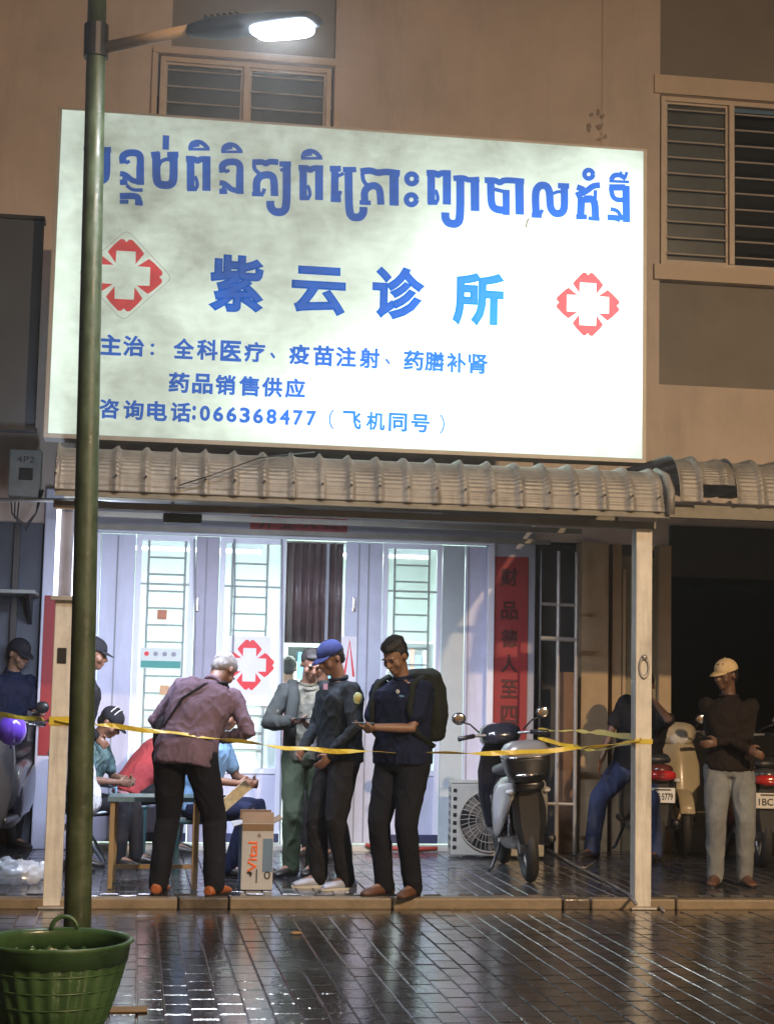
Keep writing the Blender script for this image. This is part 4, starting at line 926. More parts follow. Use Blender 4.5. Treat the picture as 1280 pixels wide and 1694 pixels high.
for k in range(5):
    a = 2*math.pi*k/5; M4 = Matrix.Translation((.31, -.0105, .30)) @ Matrix.Rotation(a, 4, 'Y')
    MB().add([tuple(M4 @ Vector(v)) for v in ((.04, 0, -.02), (.22, 0, -.08), (.225, 0, .05), (.04, 0, .03), (.04, .001, -.02), (.22, .001, -.08), (.225, .001, .05), (.04, .001, .03))], [(0, 1, 2, 3), (7, 6, 5, 4), (0, 4, 5, 1), (1, 5, 6, 2), (2, 6, 7, 3), (3, 7, 4, 0)]).build('fan_blade', mat('fan_blade', (.14, .12, .10), .5), ac)
for k in range(8): MB().box((-.003, .05, .07+k*.065), (-.0005, D_-.05, .105+k*.065)).build('side_slot', M_blk, ac)
for k in range(8): MB().box((.015, -.003, .07+k*.065), (.045, -.0005, .10+k*.065)).build('side_slot', M_blk, ac)
o = MB().tube([(A0.x-.02, 3.0, TZ+.03), (A0.x-.2, 3.02, TZ+.025), (A0.x-.5, 2.98, TZ+.03), (A0.x-.62, 3.05, TZ+.05)], .018, 8).build('red_hose', mat('red_hose', (.40, .05, .03), .5, var=.1), smooth=True); tag(o, 'short red pipe lying on the floor left of the air conditioner', 'pipe')
# loose pale hose / cable on the terrace at right
o = MB().tube([ground(905, 1405, TZ+.02), ground(950, 1432, TZ+.015), ground(1000, 1458, TZ+.015), ground(1040, 1480, TZ+.012), ground(1052, 1496, TZ+.012)], .011, 8).build('hose', M_steel, smooth=True); tag(o, 'pale thin hose running over the terrace to the right post', 'hose')
o = MB().tube([ground(1075, 1492, .015), ground(1090, 1499, .012), ground(1098, 1508, .01)], .010, 8).build('rope_end', M_steel, smooth=True); tag(o, 'short bent pale wire at the foot of the right post', 'wire')
o = MB().tube([ground(985, 1425, TZ+.01), ground(968, 1436, TZ+.01), ground(950, 1434, TZ+.012)], .006, 6).build('wire', M_steel, smooth=True); tag(o, 'thin short wire on the terrace below the rider', 'wire')
# plastic bags at far left
M_bag = mat('clear_plastic_film', (.55, .60, .66), .12, var=.1, vs=10, alpha=.55, spec=.8)
for k, (px, py, s_) in enumerate(((22, 1462, .2), (62, 1456, .13))):
    c = ground(px, py, TZ); mb = MB(); mb.ell((c.x, c.y, TZ+.04+s_*.12), (s_*1.0, s_*.7, s_*.42), nu=36, nv=24); me = mb.mesh('plastic_bag', M_bag, True)
    for v in me.vertices:
        q = v.co*13+Vector((k*9, 0, 0)); v.co += v.normal*(abs(noise.noise(q))*.11-.03+abs(noise.noise(q*2.4))*.04)*(s_/.2); v.co.z = max(v.co.z, TZ+.004)
    o = link(bpy.data.objects.new('plastic_bag', me)); tag(o, ['large crumpled clear plastic bag on the terrace at far left', 'smaller crumpled plastic bag beside the left post'][k], 'plastic bag')
# fallen leaf / litter
c = ground(490, 1546, .004); o = MB().ell((c.x, c.y, .012), (.035, .03, .006), nu=10, nv=6).build('dry_leaf', mat('dry_leaf', (.45, .25, .08), .5, var=.3)); tag(o, 'small dry yellow leaf on the wet bricks', 'leaf')
c = ground(205, 1672, .004); o = MB().box((c.x-.07, c.y-.05, .004), (c.x+.10, c.y+.05, .012)).build('cardboard_scrap', M_craft, bevel=.002); tag(o, 'flat scrap of brown cardboard on the pavement beside the basket', 'cardboard')
# ------------------------------------------------------------------ motorbikes (forward = +Y in local space)
def sup(t, p=.7): return math.copysign(abs(math.cos(t))**p, math.cos(t)), math.copysign(abs(math.sin(t))**p, math.sin(t))
def shell(secs, n=20, p=.75):
    """secs: (y, zc, half width, half height) cross sections lofted along Y"""
    mb = MB(); mb.loft([[(w*sup(2*math.pi*j/n, p)[0], y, z+h*sup(2*math.pi*j/n, p)[1]) for j in range(n)] for (y, z, w, h) in secs]); return mb
M_lens_r = mat('red_lamp_lens', (.45, .02, .02), .12, var=.1, coat=.5)
M_lens_c = mat('clear_lamp_lens', (.6, .6, .6), .1, var=.1)
M_plate = mat('number_plate_white', (.62, .60, .54), .4, var=.06)
M_lidg = mat('silver_grey_lid', (.26, .26, .26), .28, metal=.3, var=.1, coat=.3)
def scooter(loc, rz, label, grp, body, side, box=False, plate=None, big_tail=True, mirror_z=1.14, tall=1.0, stand=True, dark_tail=False):
    s = empty('motorbike', loc, rz, label, 'motorbike', grp)
    for nm, y, r in (('rear_wheel', -.60, .25), ('front_wheel', .64, .25)):
        w = MB().torus((0, y, r), r-.045, .045, 'X', 36, 10).build('wheel', M_tyre, s, smooth=True)
        rm_ = MB(); rm_.torus((0, y, r), r-.085, .012, 'X', 30, 6); rm_.loft([[(x, y+.045*math.cos(a), r+.045*math.sin(a)) for a in [2*math.pi*j/14 for j in range(14)]] for x in (-.06, .06)])
        for k in range(5):
            a = 2*math.pi*k/5; rm_.tube([(0, y+.03*math.cos(a), r+.03*math.sin(a)), (0, y+(r-.085)*math.cos(a), r+(r-.085)*math.sin(a))], .012, 6)
        rm_.build('rim', M_steel, w)
    # rear body, side panels, tail
    shell([(-.90, .74, .05, .03), (-.84, .73, .10, .06), (-.70, .70, .135, .09), (-.45, .66, .15, .12), (-.2, .60, .155, .15), (.0, .52, .15, .17), (.08, .46, .12, .14)]).build('rear_body', body, s, smooth=True)
    for q in (-1, 1):
        mb = MB(); secs = []
        for y, z, h, o_ in ((-.86, .70, .03, .11), (-.74, .62, .10, .155), (-.55, .55, .16, .18), (-.32, .48, .17, .185), (-.1, .42, .14, .17), (.04, .38, .09, .14)):
            secs.append([(q*(o_*.88+.018*math.cos(t)), y, z+h*math.sin(t)) for t in [2*math.pi*j/14 for j in range(14)]])
        mb.loft(secs).build('side_panel', side, s, smooth=True)
    shell([(-.80, .82, .09, .03), (-.6, .83, .13, .045), (-.35, .80, .145, .05), (-.1, .78, .14, .045), (.05, .76, .10, .03)]).build('seat', mat('seat_vinyl', (.02, .02, .022), .42, var=.2, vs=14, bump=.15, bs=60), s, smooth=True)
    # rear fender with plate, tail lamp
    fb = MB(); fb.loft([[(x, -.80-dy, z) for x, dy in ((-hw, 0), (-hw*.6, .03), (hw*.6, .03), (hw, 0), (hw, -.03), (-hw, -.03))] for hw, z in ((.09, .72), (.115, .60), (.11, .42), (.08, .29))])
    f = fb.build('rear_fender', M_blk, s)
    tl = shell([(-.93, .70, .055, .02), (-.915, .70, .10, .038), (-.87, .70, .115, .045), (-.80, .70, .10, .04)]).build('tail_lamp', M_blk if dark_tail else M_lens_r, s, smooth=True)
    for q in (-1, 1):
        MB().ell((q*.13, -.84, .66), (.03, .03, .02)).build('indicator', M_lens_c, s, smooth=True)
    if plate:
        pm = MB().box((-.105, -.876, .48), (.105, -.868, .60)).xf(Matrix.Rotation(R(0), 4, 'X')).build('number_plate', M_plate, s, bevel=.003)
        text_mesh(plate, 1, M_ink, 'lettering', (0, -.877, .53), pm, bold=.02, fit=(.17, .055), center=True, depth=.001)
        MB().box((-.07, -.8765, .578), (.07, -.8762, .59)).build('plate_script', M_ink, pm)
    MB().torus((0, -.6, .25), .30, .035, 'X', 24, 6).build('mudguard', M_blk, s, smooth=True) if False else None
    # floor, engine, exhaust
    MB().box((-.15, -.02, .27), (.15, .42, .32)).build('floorboard', M_blk, s, bevel=.02)
    shell([(-.62, .30, .04, .05), (-.4, .29, .10, .08), (-.1, .28, .12, .09), (.02, .28, .08, .06)]).build('engine', M_steel, s, smooth=True)
    MB().limb([(.13, -.15, .24), (.155, -.45, .27), (.15, -.74, .31)], [.025, .036, .038], 12).build('exhaust', M_blk, s, smooth=True)
    for q in (-1, 1): MB().tube([(q*.10, -.5, .33), (q*.115, -.62, .62)], .018).build('shock_absorber', M_chrome if q < 0 else M_blk, s, smooth=True)
    if stand: MB().tube([(-.10, -.05, .26), (-.20, -.12, .07), (-.23, -.13, .045)], .012).build('side_stand', M_blk, s, smooth=True)
    # front
    mb = MB(); rings = []
    for z, y, hw, th in ((.24, .46, .10, .03), (.34, .44, .15, .035), (.55, .42, .185, .04), (.75, .37, .185, .045), (.92, .30, .15, .05), (1.0, .26, .10, .05)):
        rings.append([(hw*math.cos(t), y+th*math.sin(t)+.09*(1-abs(math.cos(t))), z) for t in [2*math.pi*j/20 for j in range(20)]])
    mb.loft(rings).build('front_shield', side if not big_tail else body, s, smooth=True)
    for q in (-1, 1): MB().tube([(q*.075, .42, .55), (q*.075, .64, .25)], .02).build('fork', M_steel, s, smooth=True)
    mb = MB(); rings = []
    for k in range(9):
        a = R(20+k*17); rings.append([(.065*math.cos(t), .64+(.285+.02*math.sin(t))*math.cos(a)*-1, .25+(.285+.02*math.sin(t))*math.sin(a)) for t in [math.pi*2*j/12 for j in range(12)]])
    mb.loft(rings).build('front_fender', body, s, smooth=True)
    shell([(.14, 1.0, .08, .04), (.20, 1.03, .15, .08), (.30, 1.02, .165, .095), (.38, .98, .12, .07), (.41, .97, .07, .04)]).build('headlamp_cowl', body, s, smooth=True)
    MB().ell((0, .40, .97), (.085, .03, .055)).build('headlight', M_lens_c, s, smooth=True)
    hb_ = MB().tube([(-.33, .10, 1.02), (-.2, .17, 1.03), (0, .22, 1.02), (.2, .17, 1.03), (.33, .10, 1.02)], .012).build('handlebar', M_steel, s, smooth=True)
    for q in (-1, 1):
        MB().tube([(q*.22, .16, 1.03), (q*.345, .09, 1.02)], .018).build('grip', M_blk, hb_, smooth=True)
        MB().tube([(q*.19, .20, 1.03), (q*.25, .20, 1.02), (q*.34, .15, 1.0)], .006).build('brake_lever', M_chrome, hb_, smooth=True)
        MB().tube([(q*.17, .20, 1.05), (q*.24, .17, mirror_z-.02), (q*.30, .15, mirror_z)], .007).build('mirror_stem', M_blk, s, smooth=True)
        MB().ell((q*.325, .15, mirror_z+.03), (.055, .018, .048)).build('mirror', M_blk, s, smooth=True)
        MB().ell((q*.325, .136, mirror_z+.03), (.047, .006, .040)).build('mirror_glass', M_chrome, s, smooth=True)
    if box:
        rk = MB().tube([(-.09, -.55, .86), (-.11, -.78, .80), (-.09, -1.0, .78), (.09, -1.0, .78), (.11, -.78, .80), (.09, -.55, .86)], .011).build('rack', M_chrome, s, smooth=True)
        def bx(zs, m, name):
            mb = MB(); rings = []
            for z, hx, hy in zs: rings.append([(hx*sup(t, .55)[0]*.84, -.84+hy*sup(t, .55)[1]*.9, z) for t in [2*math.pi*j/32 for j in range(32)]])
            return mb.loft(rings).build(name, m, s, smooth=True)
        bx([(.725, .10, .12), (.735, .14, .15), (.80, .175, .175), (.88, .195, .19), (.895, .197, .192)], M_blk, 'top_box')
        bx([(.897, .20, .195), (.915, .205, .20), (.95, .195, .19), (.99, .16, .155), (1.01, .10, .10), (1.015, .04, .04)], M_lidg, 'box_lid')
        mb = MB(); P = [(.207*math.cos(t), -.86+.203*math.sin(t)) for t in [R(215+k*11) for k in range(11)]]
        P = [(.2*sup(R(a), .55)[0]*1.03*.84, -.84+.195*sup(R(a), .55)[1]*1.035*.9) for a in range(222, 319, 6)]
        mb.add([(x, y, .925) for x, y in P]+[(x, y, .948) for x, y in P], [(i, i+1, len(P)+i+1, len(P)+i) for i in range(len(P)-1)]); o = mb.build('red_reflector', M_lens_r, s, smooth=True); o.modifiers.new('s', 'SOLIDIFY').thickness = .006
        P = [(.2*sup(R(a), .55)[0]*1.03*.84, -.84+.195*sup(R(a), .55)[1]*1.035*.9) for a in range(205, 336, 6)]
        mb = MB(); mb.add([(x, y, .898) for x, y in P]+[(x, y, .908) for x, y in P], [(i, i+1, len(P)+i+1, len(P)+i) for i in range(len(P)-1)]); o = mb.build('chrome_trim', M_chrome, s, smooth=True); o.modifiers.new('s', 'SOLIDIFY').thickness = .004
    return s
M_bblk = mat('gloss_black_paint', (.018, .019, .028), .18, var=.15, coat=.6)
M_bwht = mat('white_bike_paint', (.34, .34, .33), .25, var=.08, coat=.4)
M_bcream = mat('cream_bike_paint', (.42, .36, .24), .28, var=.1, coat=.4)
M_bred = mat('dark_red_bike_paint', (.09, .02, .015), .22, var=.15, coat=.5)
M_bgrey = mat('dark_grey_bike_paint', (.05, .05, .055), .25, var=.15, coat=.4)
p = ground(884, 1466, TZ)
bs_ = scooter((p.x+.06, p.y+.60+.20, TZ), R(-4), 'black and white scooter with a silver-lidded top box parked in front of the red couplet', 'motorbikes parked under the awnings', M_bblk, M_bwht, box=True, dark_tail=True)
bs_.rotation_euler = (0, R(-5.5), R(-4))
p = ground(1108, 1428, TZ)
scooter((p.x-.03, p.y+.62+.22, TZ), R(-3), 'dark red motorbike with a white number plate just right of the right post', 'motorbikes parked under the awnings', M_bred, M_bgrey, plate='1AS·5779', mirror_z=1.12)
p = ground(1158, 1418, TZ)
scooter((p.x+.0, p.y+.75, TZ), R(170), 'cream fronted motorbike facing out between the plated bike and the capped man', 'motorbikes parked under the awnings', M_bcream, M_bcream, mirror_z=1.18, stand=False)
p = ground(1268, 1440, TZ)
scooter((p.x+.12, p.y+.8, TZ), R(-8), 'dark motorbike with a red tail lamp cut off by the right edge', 'motorbikes parked under the awnings', M_bgrey, M_bred, plate='1BC·2', mirror_z=1.12)
p = ground(-18, 1432, TZ)
scooter((p.x-.0, p.y+.75, TZ), R(172), 'dark motorbike facing out at the left edge below the purple balloon', 'motorbikes parked under the awnings', M_bgrey, M_bblk, mirror_z=1.12, stand=False)
c = at(20, 1208, .75); bl = MB().ell(c, (.098, .098, .105), nu=28, nv=20)
bl.tube([c+Vector((0, 0, -.1)), c+Vector((0, 0, -.125))], [.006, .014], 8)
o = bl.build('balloon', mat('glossy_purple_rubber', (.16, .07, .62), .12, var=.05, coat=.6), smooth=True); tag(o, 'glossy purple balloon tied to the motorbike at the left edge', 'balloon')

# ------------------------------------------------------------------ people (local frame: facing -Y, own left = +X)
def ik(a, b, l1, l2, pole):
    d = b-a; L = d.length; mx = (l1+l2)*.995
    if L > mx: b = a+d*(mx/L); d = b-a; L = mx
    x = (l1*l1-l2*l2+L*L)/(2*L); h = math.sqrt(max(0, l1*l1-x*x)); u = d/L
    pv = pole-u*pole.dot(u); pv = pv.normalized() if pv.length > 1e-4 else Vector((0, -1, 0))
    return a+u*x+pv*h, b
def axes(ex, ey): # columns x,y, z
    z = ex.cross(ey); return Matrix(((ex.x, ey.x, z.x), (ex.y, ey.y, z.y), (ex.z, ey.z, z.z)))
class Fig: pass
def figure(loc, rz, label, group=None, H=1.70, hips=(0, 0, .93), lean=4, side=0, twist=0, head=(10, 0, 0), hands=None, elb=None, feet=None, knees=None, curl=.6,
           shirt=None, sleeve='short', pants=None, pants_len='long', shoes=None, shoe_sole=None, hair='short', cap=None, cap_stripe=None, brim=(0,), sk=0, girth=1.0, seed=1, hair_col=(.012, .01, .009),
           vest=None, legspread=.09, shirt_hem=.02, extra=None, loose=1.0, palm=None, neckf=0, hair_m=None, skirt=False):
    k = H/1.70; f = Fig(); root = empty('person', loc, rz, label, 'person', group); f.root = root
    P = Vector(hips)
    Ml = Matrix.Rotation(R(lean), 3, 'X')   # forward lean: up tips to -Y
    def spine(fr): return Matrix.Rotation(R(twist*fr), 3, 'Z') @ Matrix.Rotation(R(side*fr), 3, 'Y') @ Matrix.Rotation(R(lean*fr), 3, 'X')
    pts = [P]; Ms = [spine(.35)]; segs = [.12, .13, .14, .11]
    for i, sgl in enumerate(segs):
        Mi = spine(min(1.15, .5+.2*(i+.5))); pts.append(pts[-1]+Mi @ Vector((0, 0, sgl*k))); Ms.append(Mi)
    N = pts[4]; Mc = Ms[4]; sl = Mc @ Vector((1, 0, 0)); up = Mc @ Vector((0, 0, 1)); fwd = Mc @ Vector((0, -1, 0))
    f.Mc = Mc; f.N = N; f.chest = pts[3]; f.P = P; f.pts = pts; f.Ms = Ms
    sh = {s: N-up*.045*k+sl*(s*.172*k*(.5+.5*girth)) for s in (1, -1)}; f.sh = sh
    hp = {s: P+Ms[0] @ Vector((s*legspread*k, 0, -.03)) for s in (1, -1)}
    feet = feet or {1: (.10, -.02, 0), -1: (-.10, .02, 0)}
    legs = {}
    for s in (1, -1):
        fx_ = Vector(feet[s][:3]); an = fx_+Vector((0, 0, .085*k)); kn, an = ik(hp[s], an, .43*k, .41*k, Vector((knees or {}).get(s, (s*.1, -1, .15))))
        legs[s] = (hp[s], kn, an, feet[s][3] if len(feet[s]) > 3 else s*12)
    hands = hands or {}; elb = elb or {}; arms = {}
    for s in (1, -1):
        t = Vector(hands.get(s, (s*.27, -.05, P.z-.10)))
        el, wr = ik(sh[s], t, .285*k, .25*k, Vector(elb.get(s, (s*.45, .8, -.3)))); arms[s] = (sh[s], el, wr)
    f.arms = arms; f.legs = legs
    # head
    hm = Matrix.Rotation(R(head[1]), 3, 'Z') @ Matrix.Rotation(R(head[2]), 3, 'Y') @ Matrix.Rotation(R(head[0]), 3, 'X')
    nd = (up*.55+(hm @ Vector((0, 0, 1)))*.45).normalized(); HC = N+nd*(.10*k)+(hm @ Vector((0, -.012-neckf, .095*k)))
    f.hm = hm; f.HC = HC
    hf = lambda x, y, z: HC+hm @ (Vector((x, y, z))*k)
    b = MB()
    b.ell(hf(0, .012, .025), (.073*k, .092*k, .088*k), hm, 20, 14)
    b.ell(hf(0, -.022, -.03), (.058*k, .068*k, .082*k), hm, 18, 12)
    b.ell(hf(0, -.058, -.085), (.030*k, .028*k, .026*k), hm)          # chin
    b.ell(hf(0, -.078, .018), (.05*k, .016*k, .014*k), hm)            # brow
    b.limb([hf(0, -.086, .01), hf(0, -.105, -.028)], [.009*k, .015*k], 8); b.ell(hf(.012, -.092, -.03), (.009*k, .01*k, .007*k), hm, 8, 6); b.ell(hf(-.012, -.092, -.03), (.009*k, .01*k, .007*k), hm, 8, 6)
    b.ell(hf(0, -.088, -.056), (.022*k, .010*k, .006*k), hm); b.ell(hf(0, -.086, -.068), (.019*k, .010*k, .007*k), hm)
    for s in (1, -1): b.ell(hf(s*.076, .012, -.012), (.008*k, .018*k, .030*k), hm, 10, 8); b.ell(hf(s*.045, -.055, -.03), (.022*k, .025*k, .028*k), hm)
    b.limb([N-up*.03*k, N+nd*.055*k, HC+hm @ Vector((0, .01, -.06*k))], [.062*k, .054*k, .056*k], 14)
    def tring(c, M_, a, bb, n=24, p=.85): return [c+M_ @ Vector((a*sup(2*math.pi*j/n, p)[0], bb*sup(2*math.pi*j/n, p)[1], 0)) for j in range(n)]
    def torso(mb, g, hem, infl=0):
        G = g*k; r_ = [tring(pts[0]+Ms[0] @ Vector((0, 0, -hem)), Ms[0], (.155+infl)*G, (.118+infl)*G), tring(pts[0]+Ms[0] @ Vector((0, 0, .03)), Ms[0], (.158+infl)*G, (.12+infl)*G),
                       tring(pts[1], Ms[1], (.142+infl)*G, (.108+infl)*G), tring(pts[2], Ms[2], (.152+infl)*G, (.115+infl)*G), tring(pts[3], Ms[3], (.168+infl)*G, (.122+infl)*G),
                       tring(pts[3]+Ms[4] @ Vector((0, 0, .05*k)), Ms[4], (.165+infl*.8)*G, (.108+infl)*G), tring(pts[4]-up*.02*k, Mc, (.115+infl*.3)*k, (.075+infl*.6)*k), tring(pts[4]+up*.018*k, Mc, (.062+infl*.3)*k, (.058+infl*.4)*k)]
        mb.loft(r_)
        for s in (1, -1): mb.ell(sh[s]-sl*(s*.01), ((.056+infl*.7)*k, (.058+infl*.7)*k, (.052+infl*.5)*k), Mc)
    torso(b, girth*.93, .05)
    for s in (1, -1):
        h_, kn, an, _ = legs[s]; b.limb([h_, kn, an], [.078*k, .052*k, .036*k]); b.limb([kn.lerp(an, .12)+Vector((0, .012, 0)), kn.lerp(an, .45)+Vector((0, .012, 0))], [.045*k, .042*k])
        b.limb([an-Vector((0, 0, .01)), an+Matrix.Rotation(R(legs[s][3]), 3, 'Z') @ Vector((0, -.12, -.05))], [.035, .028])
        S_, E_, W_ = arms[s]; b.limb([S_, E_, W_], [.045*k, .036*k, .025*k])
        # hand
        fd = (W_-E_).normalized(); pn = Vector((palm or {}).get(s, (-s, 0, 0))); pn = (pn-fd*pn.dot(fd)).normalized(); sd_ = fd.cross(pn)
        HMx = axes(sd_, fd)
        pc = W_+fd*.045*k; b.ell(pc, (.036*k, .05*k, .017*k), axes(sd_, fd), 12, 8)
        for q, (off, ln) in enumerate(((-.026, .066), (-.009, .075), (.009, .07), (.025, .055))):
            o0 = W_+fd*.08*k+sd_*off*k; dd = (fd*math.cos(curl*.7)+pn*math.sin(curl*.7)).normalized(); o1 = o0+dd*ln*.5*k; dd = (fd*math.cos(curl*1.7)+pn*math.sin(curl*1.7)).normalized(); o2 = o1+dd*ln*.5*k
            b.limb([o0, o1, o2], [.0095*k, .0088*k, .0078*k], 7, 2)
        th = (arms[s][1]-arms[s][2]); tsd = -1 if (s > 0) else 1
        tdir = sd_ if (sd_.dot(Vector((0, -1, .5))) > 0) else -sd_
        o0 = W_+fd*.022*k+tdir*.028*k; o1 = o0+(fd*.7+tdir*.7+pn*.35).normalized()*.035*k; o2 = o1+(fd*.9+pn*.5).normalized()*.03*k
        b.limb([W_+fd*.02*k, o0, o1, o2], [.014*k, .013*k, .011*k, .009*k], 7, 2)
        f.__dict__['hand%d' % s] = W_+fd*.08*k; f.__dict__['hd%d' % s] = (fd, pn, sd_)
    body = organic(b, 'body', skin(sk), root, .0075, 3)
    # eyes, brows
    for s in (1, -1):
        MB().ell(hf(s*.029, -.0815, .000), (.0125*k, .006*k, .0062*k), hm, 10, 6).build('eye', mat('eye_dark', (.02, .015, .012), .2, var=0), root, smooth=True)
        MB().ell(hf(s*.030, -.088, .0215), (.020*k, .006*k, .0042*k), hm, 10, 6).build('eyebrow', mat('brow_hair', (.015, .012, .01), .8, var=0), root, smooth=True)
    hmt = hair_m or mat('hair_black', hair_col, .55, var=.3, vs=60, bump=.5, bs=220, stretch=(1, 1, .3))
    if hair:
        m = MB(); m.ell(hf(0, .024, .036), (.080*k, .090*k, .086*k), hm, 24, 16)
        if hair == 'thick': m.ell(hf(0, -.02, .085), (.068*k, .068*k, .045*k), hm); m.ell(hf(0, .03, .08), (.076*k, .08*k, .055*k), hm)
        else: m.ell(hf(0, -.025, .078), (.062*k, .055*k, .032*k), hm)
        m.ell(hf(0, .06, -.02), (.062*k, .045*k, .055*k), hm)
        organic(m, 'hair', hmt, root, .008, 2, fold=.0035, freq=70, seed=seed+5)
    if cap:
        m = MB(); m.ell(hf(0, .012, .045), (.086*k, .104*k, .085*k), hm, 24, 16)
        co_ = organic(m, 'cap_raw', cap, root, .007, 2); 
        me = co_.data; bm = bmesh.new(); bm.from_mesh(me)
        bmesh.ops.bisect_plane(bm, geom=bm.verts[:]+bm.edges[:]+bm.faces[:], plane_co=hf(0, 0, .030), plane_no=hm @ Vector((0, -.12, 1)), clear_inner=True)
        bm.to_mesh(me); bm.free(); co_.name = 'cap'
        sdm = co_.modifiers.new('s', 'SOLIDIFY'); sdm.thickness = .004
        mb = MB(); top_ = []; NB = 13
        for i in range(NB):
            a = R(-62+124*i/(NB-1)); ex = .07*math.cos(a*.9)
            top_.append((hf(.082*math.sin(a), -.085*math.cos(a)+.004, .040-.0), hf(.083*math.sin(a)*1.0, -.088*math.cos(a)-.07*math.cos(a)**.8, .026-.012*math.cos(a))))
        mb.add([q for t_ in top_ for q in t_], [(2*i, 2*i+1, 2*i+3, 2*i+2) for i in range(NB-1)])
        br = mb.build('brim', cap_stripe if (cap_stripe and brim[0]) else cap, co_, smooth=True); sdm = br.modifiers.new('s', 'SOLIDIFY'); sdm.thickness = .005
        MB().ell(hf(0, .012, .131), (.007, .007, .004), hm).build('button', cap, co_)
        if cap_stripe and not brim[0]:
            for q in (-.02, .02):
                mb = MB(); pts_ = [hf(.088*math.cos(t_)*1.01, .012+q+.0, .045+.088*math.sin(t_)) for t_ in [R(25+130*i/12) for i in range(13)]]; mb.tube(pts_, .0045, 6).build('stripe', cap_stripe, co_, smooth=True)
    # garments
    if pants:
        m = MB(); m.loft([tring(pts[0]+Ms[0] @ Vector((0, 0, -.10*k)), Ms[0], .13*k*girth, .108*k*girth), tring(pts[0]+Ms[0] @ Vector((0, 0, -.03)), Ms[0], .165*k*girth, .128*k*girth), tring(pts[0]+Ms[0] @ Vector((0, 0, .075)), Ms[0], .155*k*girth, .118*k*girth)])
        for s in (1, -1):
            h_, kn, an, _ = legs[s]; an2 = kn.lerp(an, 1.0 if pants_len == 'long' else .12)
            h2 = h_+Vector((0, 0, .0))
            if pants_len == 'long': m.limb([h2, kn, kn.lerp(an, .5), an2-Vector((0, 0, .02))], [.095*k*girth*(.6+.4*loose), .070*k*loose, .064*k*loose, .058*k*loose], 16)
            else: m.limb([h2, kn], [.095*k*girth*loose, .085*k*loose], 16)
        organic(m, 'trousers', pants, root, .009, 4, fold=.0055, freq=12, seed=seed, stretch=(1.3, 1.3, .65))
    if shirt:
        m = MB(); torso(m, girth, shirt_hem+.03, .017)
        for s in (1, -1):
            S_, E_, W_ = arms[s]
            if sleeve == 'long': m.limb([S_, E_, W_.lerp(E_, .02)], [.058*k, .050*k, .040*k], 14)
            else: m.limb([S_, S_.lerp(E_, .72)], [.060*k, .058*k], 14)
        organic(m, 'shirt', shirt, root, .009, 3, fold=.0075, freq=14, seed=seed+3, stretch=(1.4, 1.4, 1))
        cm_ = MB(); rr = []
        for i in range(24):
            a = 2*math.pi*i/24; rr.append((N+up*(.018+.012*math.cos(a)*-1)*k+Mc @ Vector((.066*k*math.sin(a), -.066*k*math.cos(a)*1.0, 0))))
        for dz, w_ in ((0, 0),): pass
        v_ = [q+up*.0 for q in rr]+[q+up*.028*k+(q-N)*.02 for q in rr]; cm_.add(v_, [(i, (i+1) % 24, 24+(i+1) % 24, 24+i) for i in range(24)])
        c_ = cm_.build('collar', shirt, root, smooth=True); c_.modifiers.new('s', 'SOLIDIFY').thickness = .008
    if vest:
        m = MB(); torso(m, girth, shirt_hem+.0, .030); organic(m, 'vest', vest, root, .010, 3, fold=.006, freq=13, seed=seed+8)
    if shoes:
        for s in (1, -1):
            _, kn, an, yw = legs[s]; Mr = Matrix.Rotation(R(yw), 3, 'Z'); fb = Vector((an.x, an.y, an.z-.085*k))
            m = MB(); hh_ = lambda x, y, z: fb+Mr @ (Vector((x, y, z))*k)
            secs = [(.075, .030, .034, .030), (.05, .037, .045, .040), (.0, .042, .050, .048), (-.06, .044, .042, .038), (-.12, .048, .034, .030), (-.165, .043, .027, .022), (-.195, .028, .022, .014)]
            m.loft([[hh_(wd_*math.cos(t), y, max(.012, zc+hh2*math.sin(t))) for t in [2*math.pi*j/16 for j in range(16)]] for (y, wd_, zc, hh2) in [(a, b_, c, d) for a, b_, c, d in secs]])
            sh_o = organic(m, 'shoe', shoes, root, .007, 2)
            so_ = MB(); so_.loft([[hh_(w__*math.cos(t), -.06+.145*math.sin(t), z) for t in [2*math.pi*j/20 for j in range(20)]] for z, w__ in ((.002, .050), (.018, .052))]); so_.build('sole', shoe_sole or M_blk, sh_o)
    return f
def phone(f, s, label):
    fd, pn, sd_ = getattr(f, 'hd%d' % s); Wp = getattr(f, 'hand%d' % s)
    M3 = axes(sd_, fd); M4 = M3.to_4x4(); M4.translation = Wp+pn*.022
    me = MB().obox(M4, .036, .072, .004).build('phone', M_blk, None, bevel=.002)
    Wm = Matrix.Translation(f.root.location) @ Matrix.Rotation(f.root.rotation_euler.z, 4, 'Z'); me.matrix_world = Wm
    tag(me, label, 'phone')
    M5 = M3.to_4x4(); M5.translation = Wp+pn*.0268
    MB().obox(M5, .033, .066, .0006).build('screen', mat('phone_screen', (.02, .02, .02), .2, var=0, emit=(.6, .7, .8), es=.5), me)
def on_body(f, name, verts_local_mb, m): return verts_local_mb.build(name, m, f.root, smooth=True)
def G(px, py, z=TZ): p_ = ground(px, py, z); return Vector((p_.x, p_.y, z))

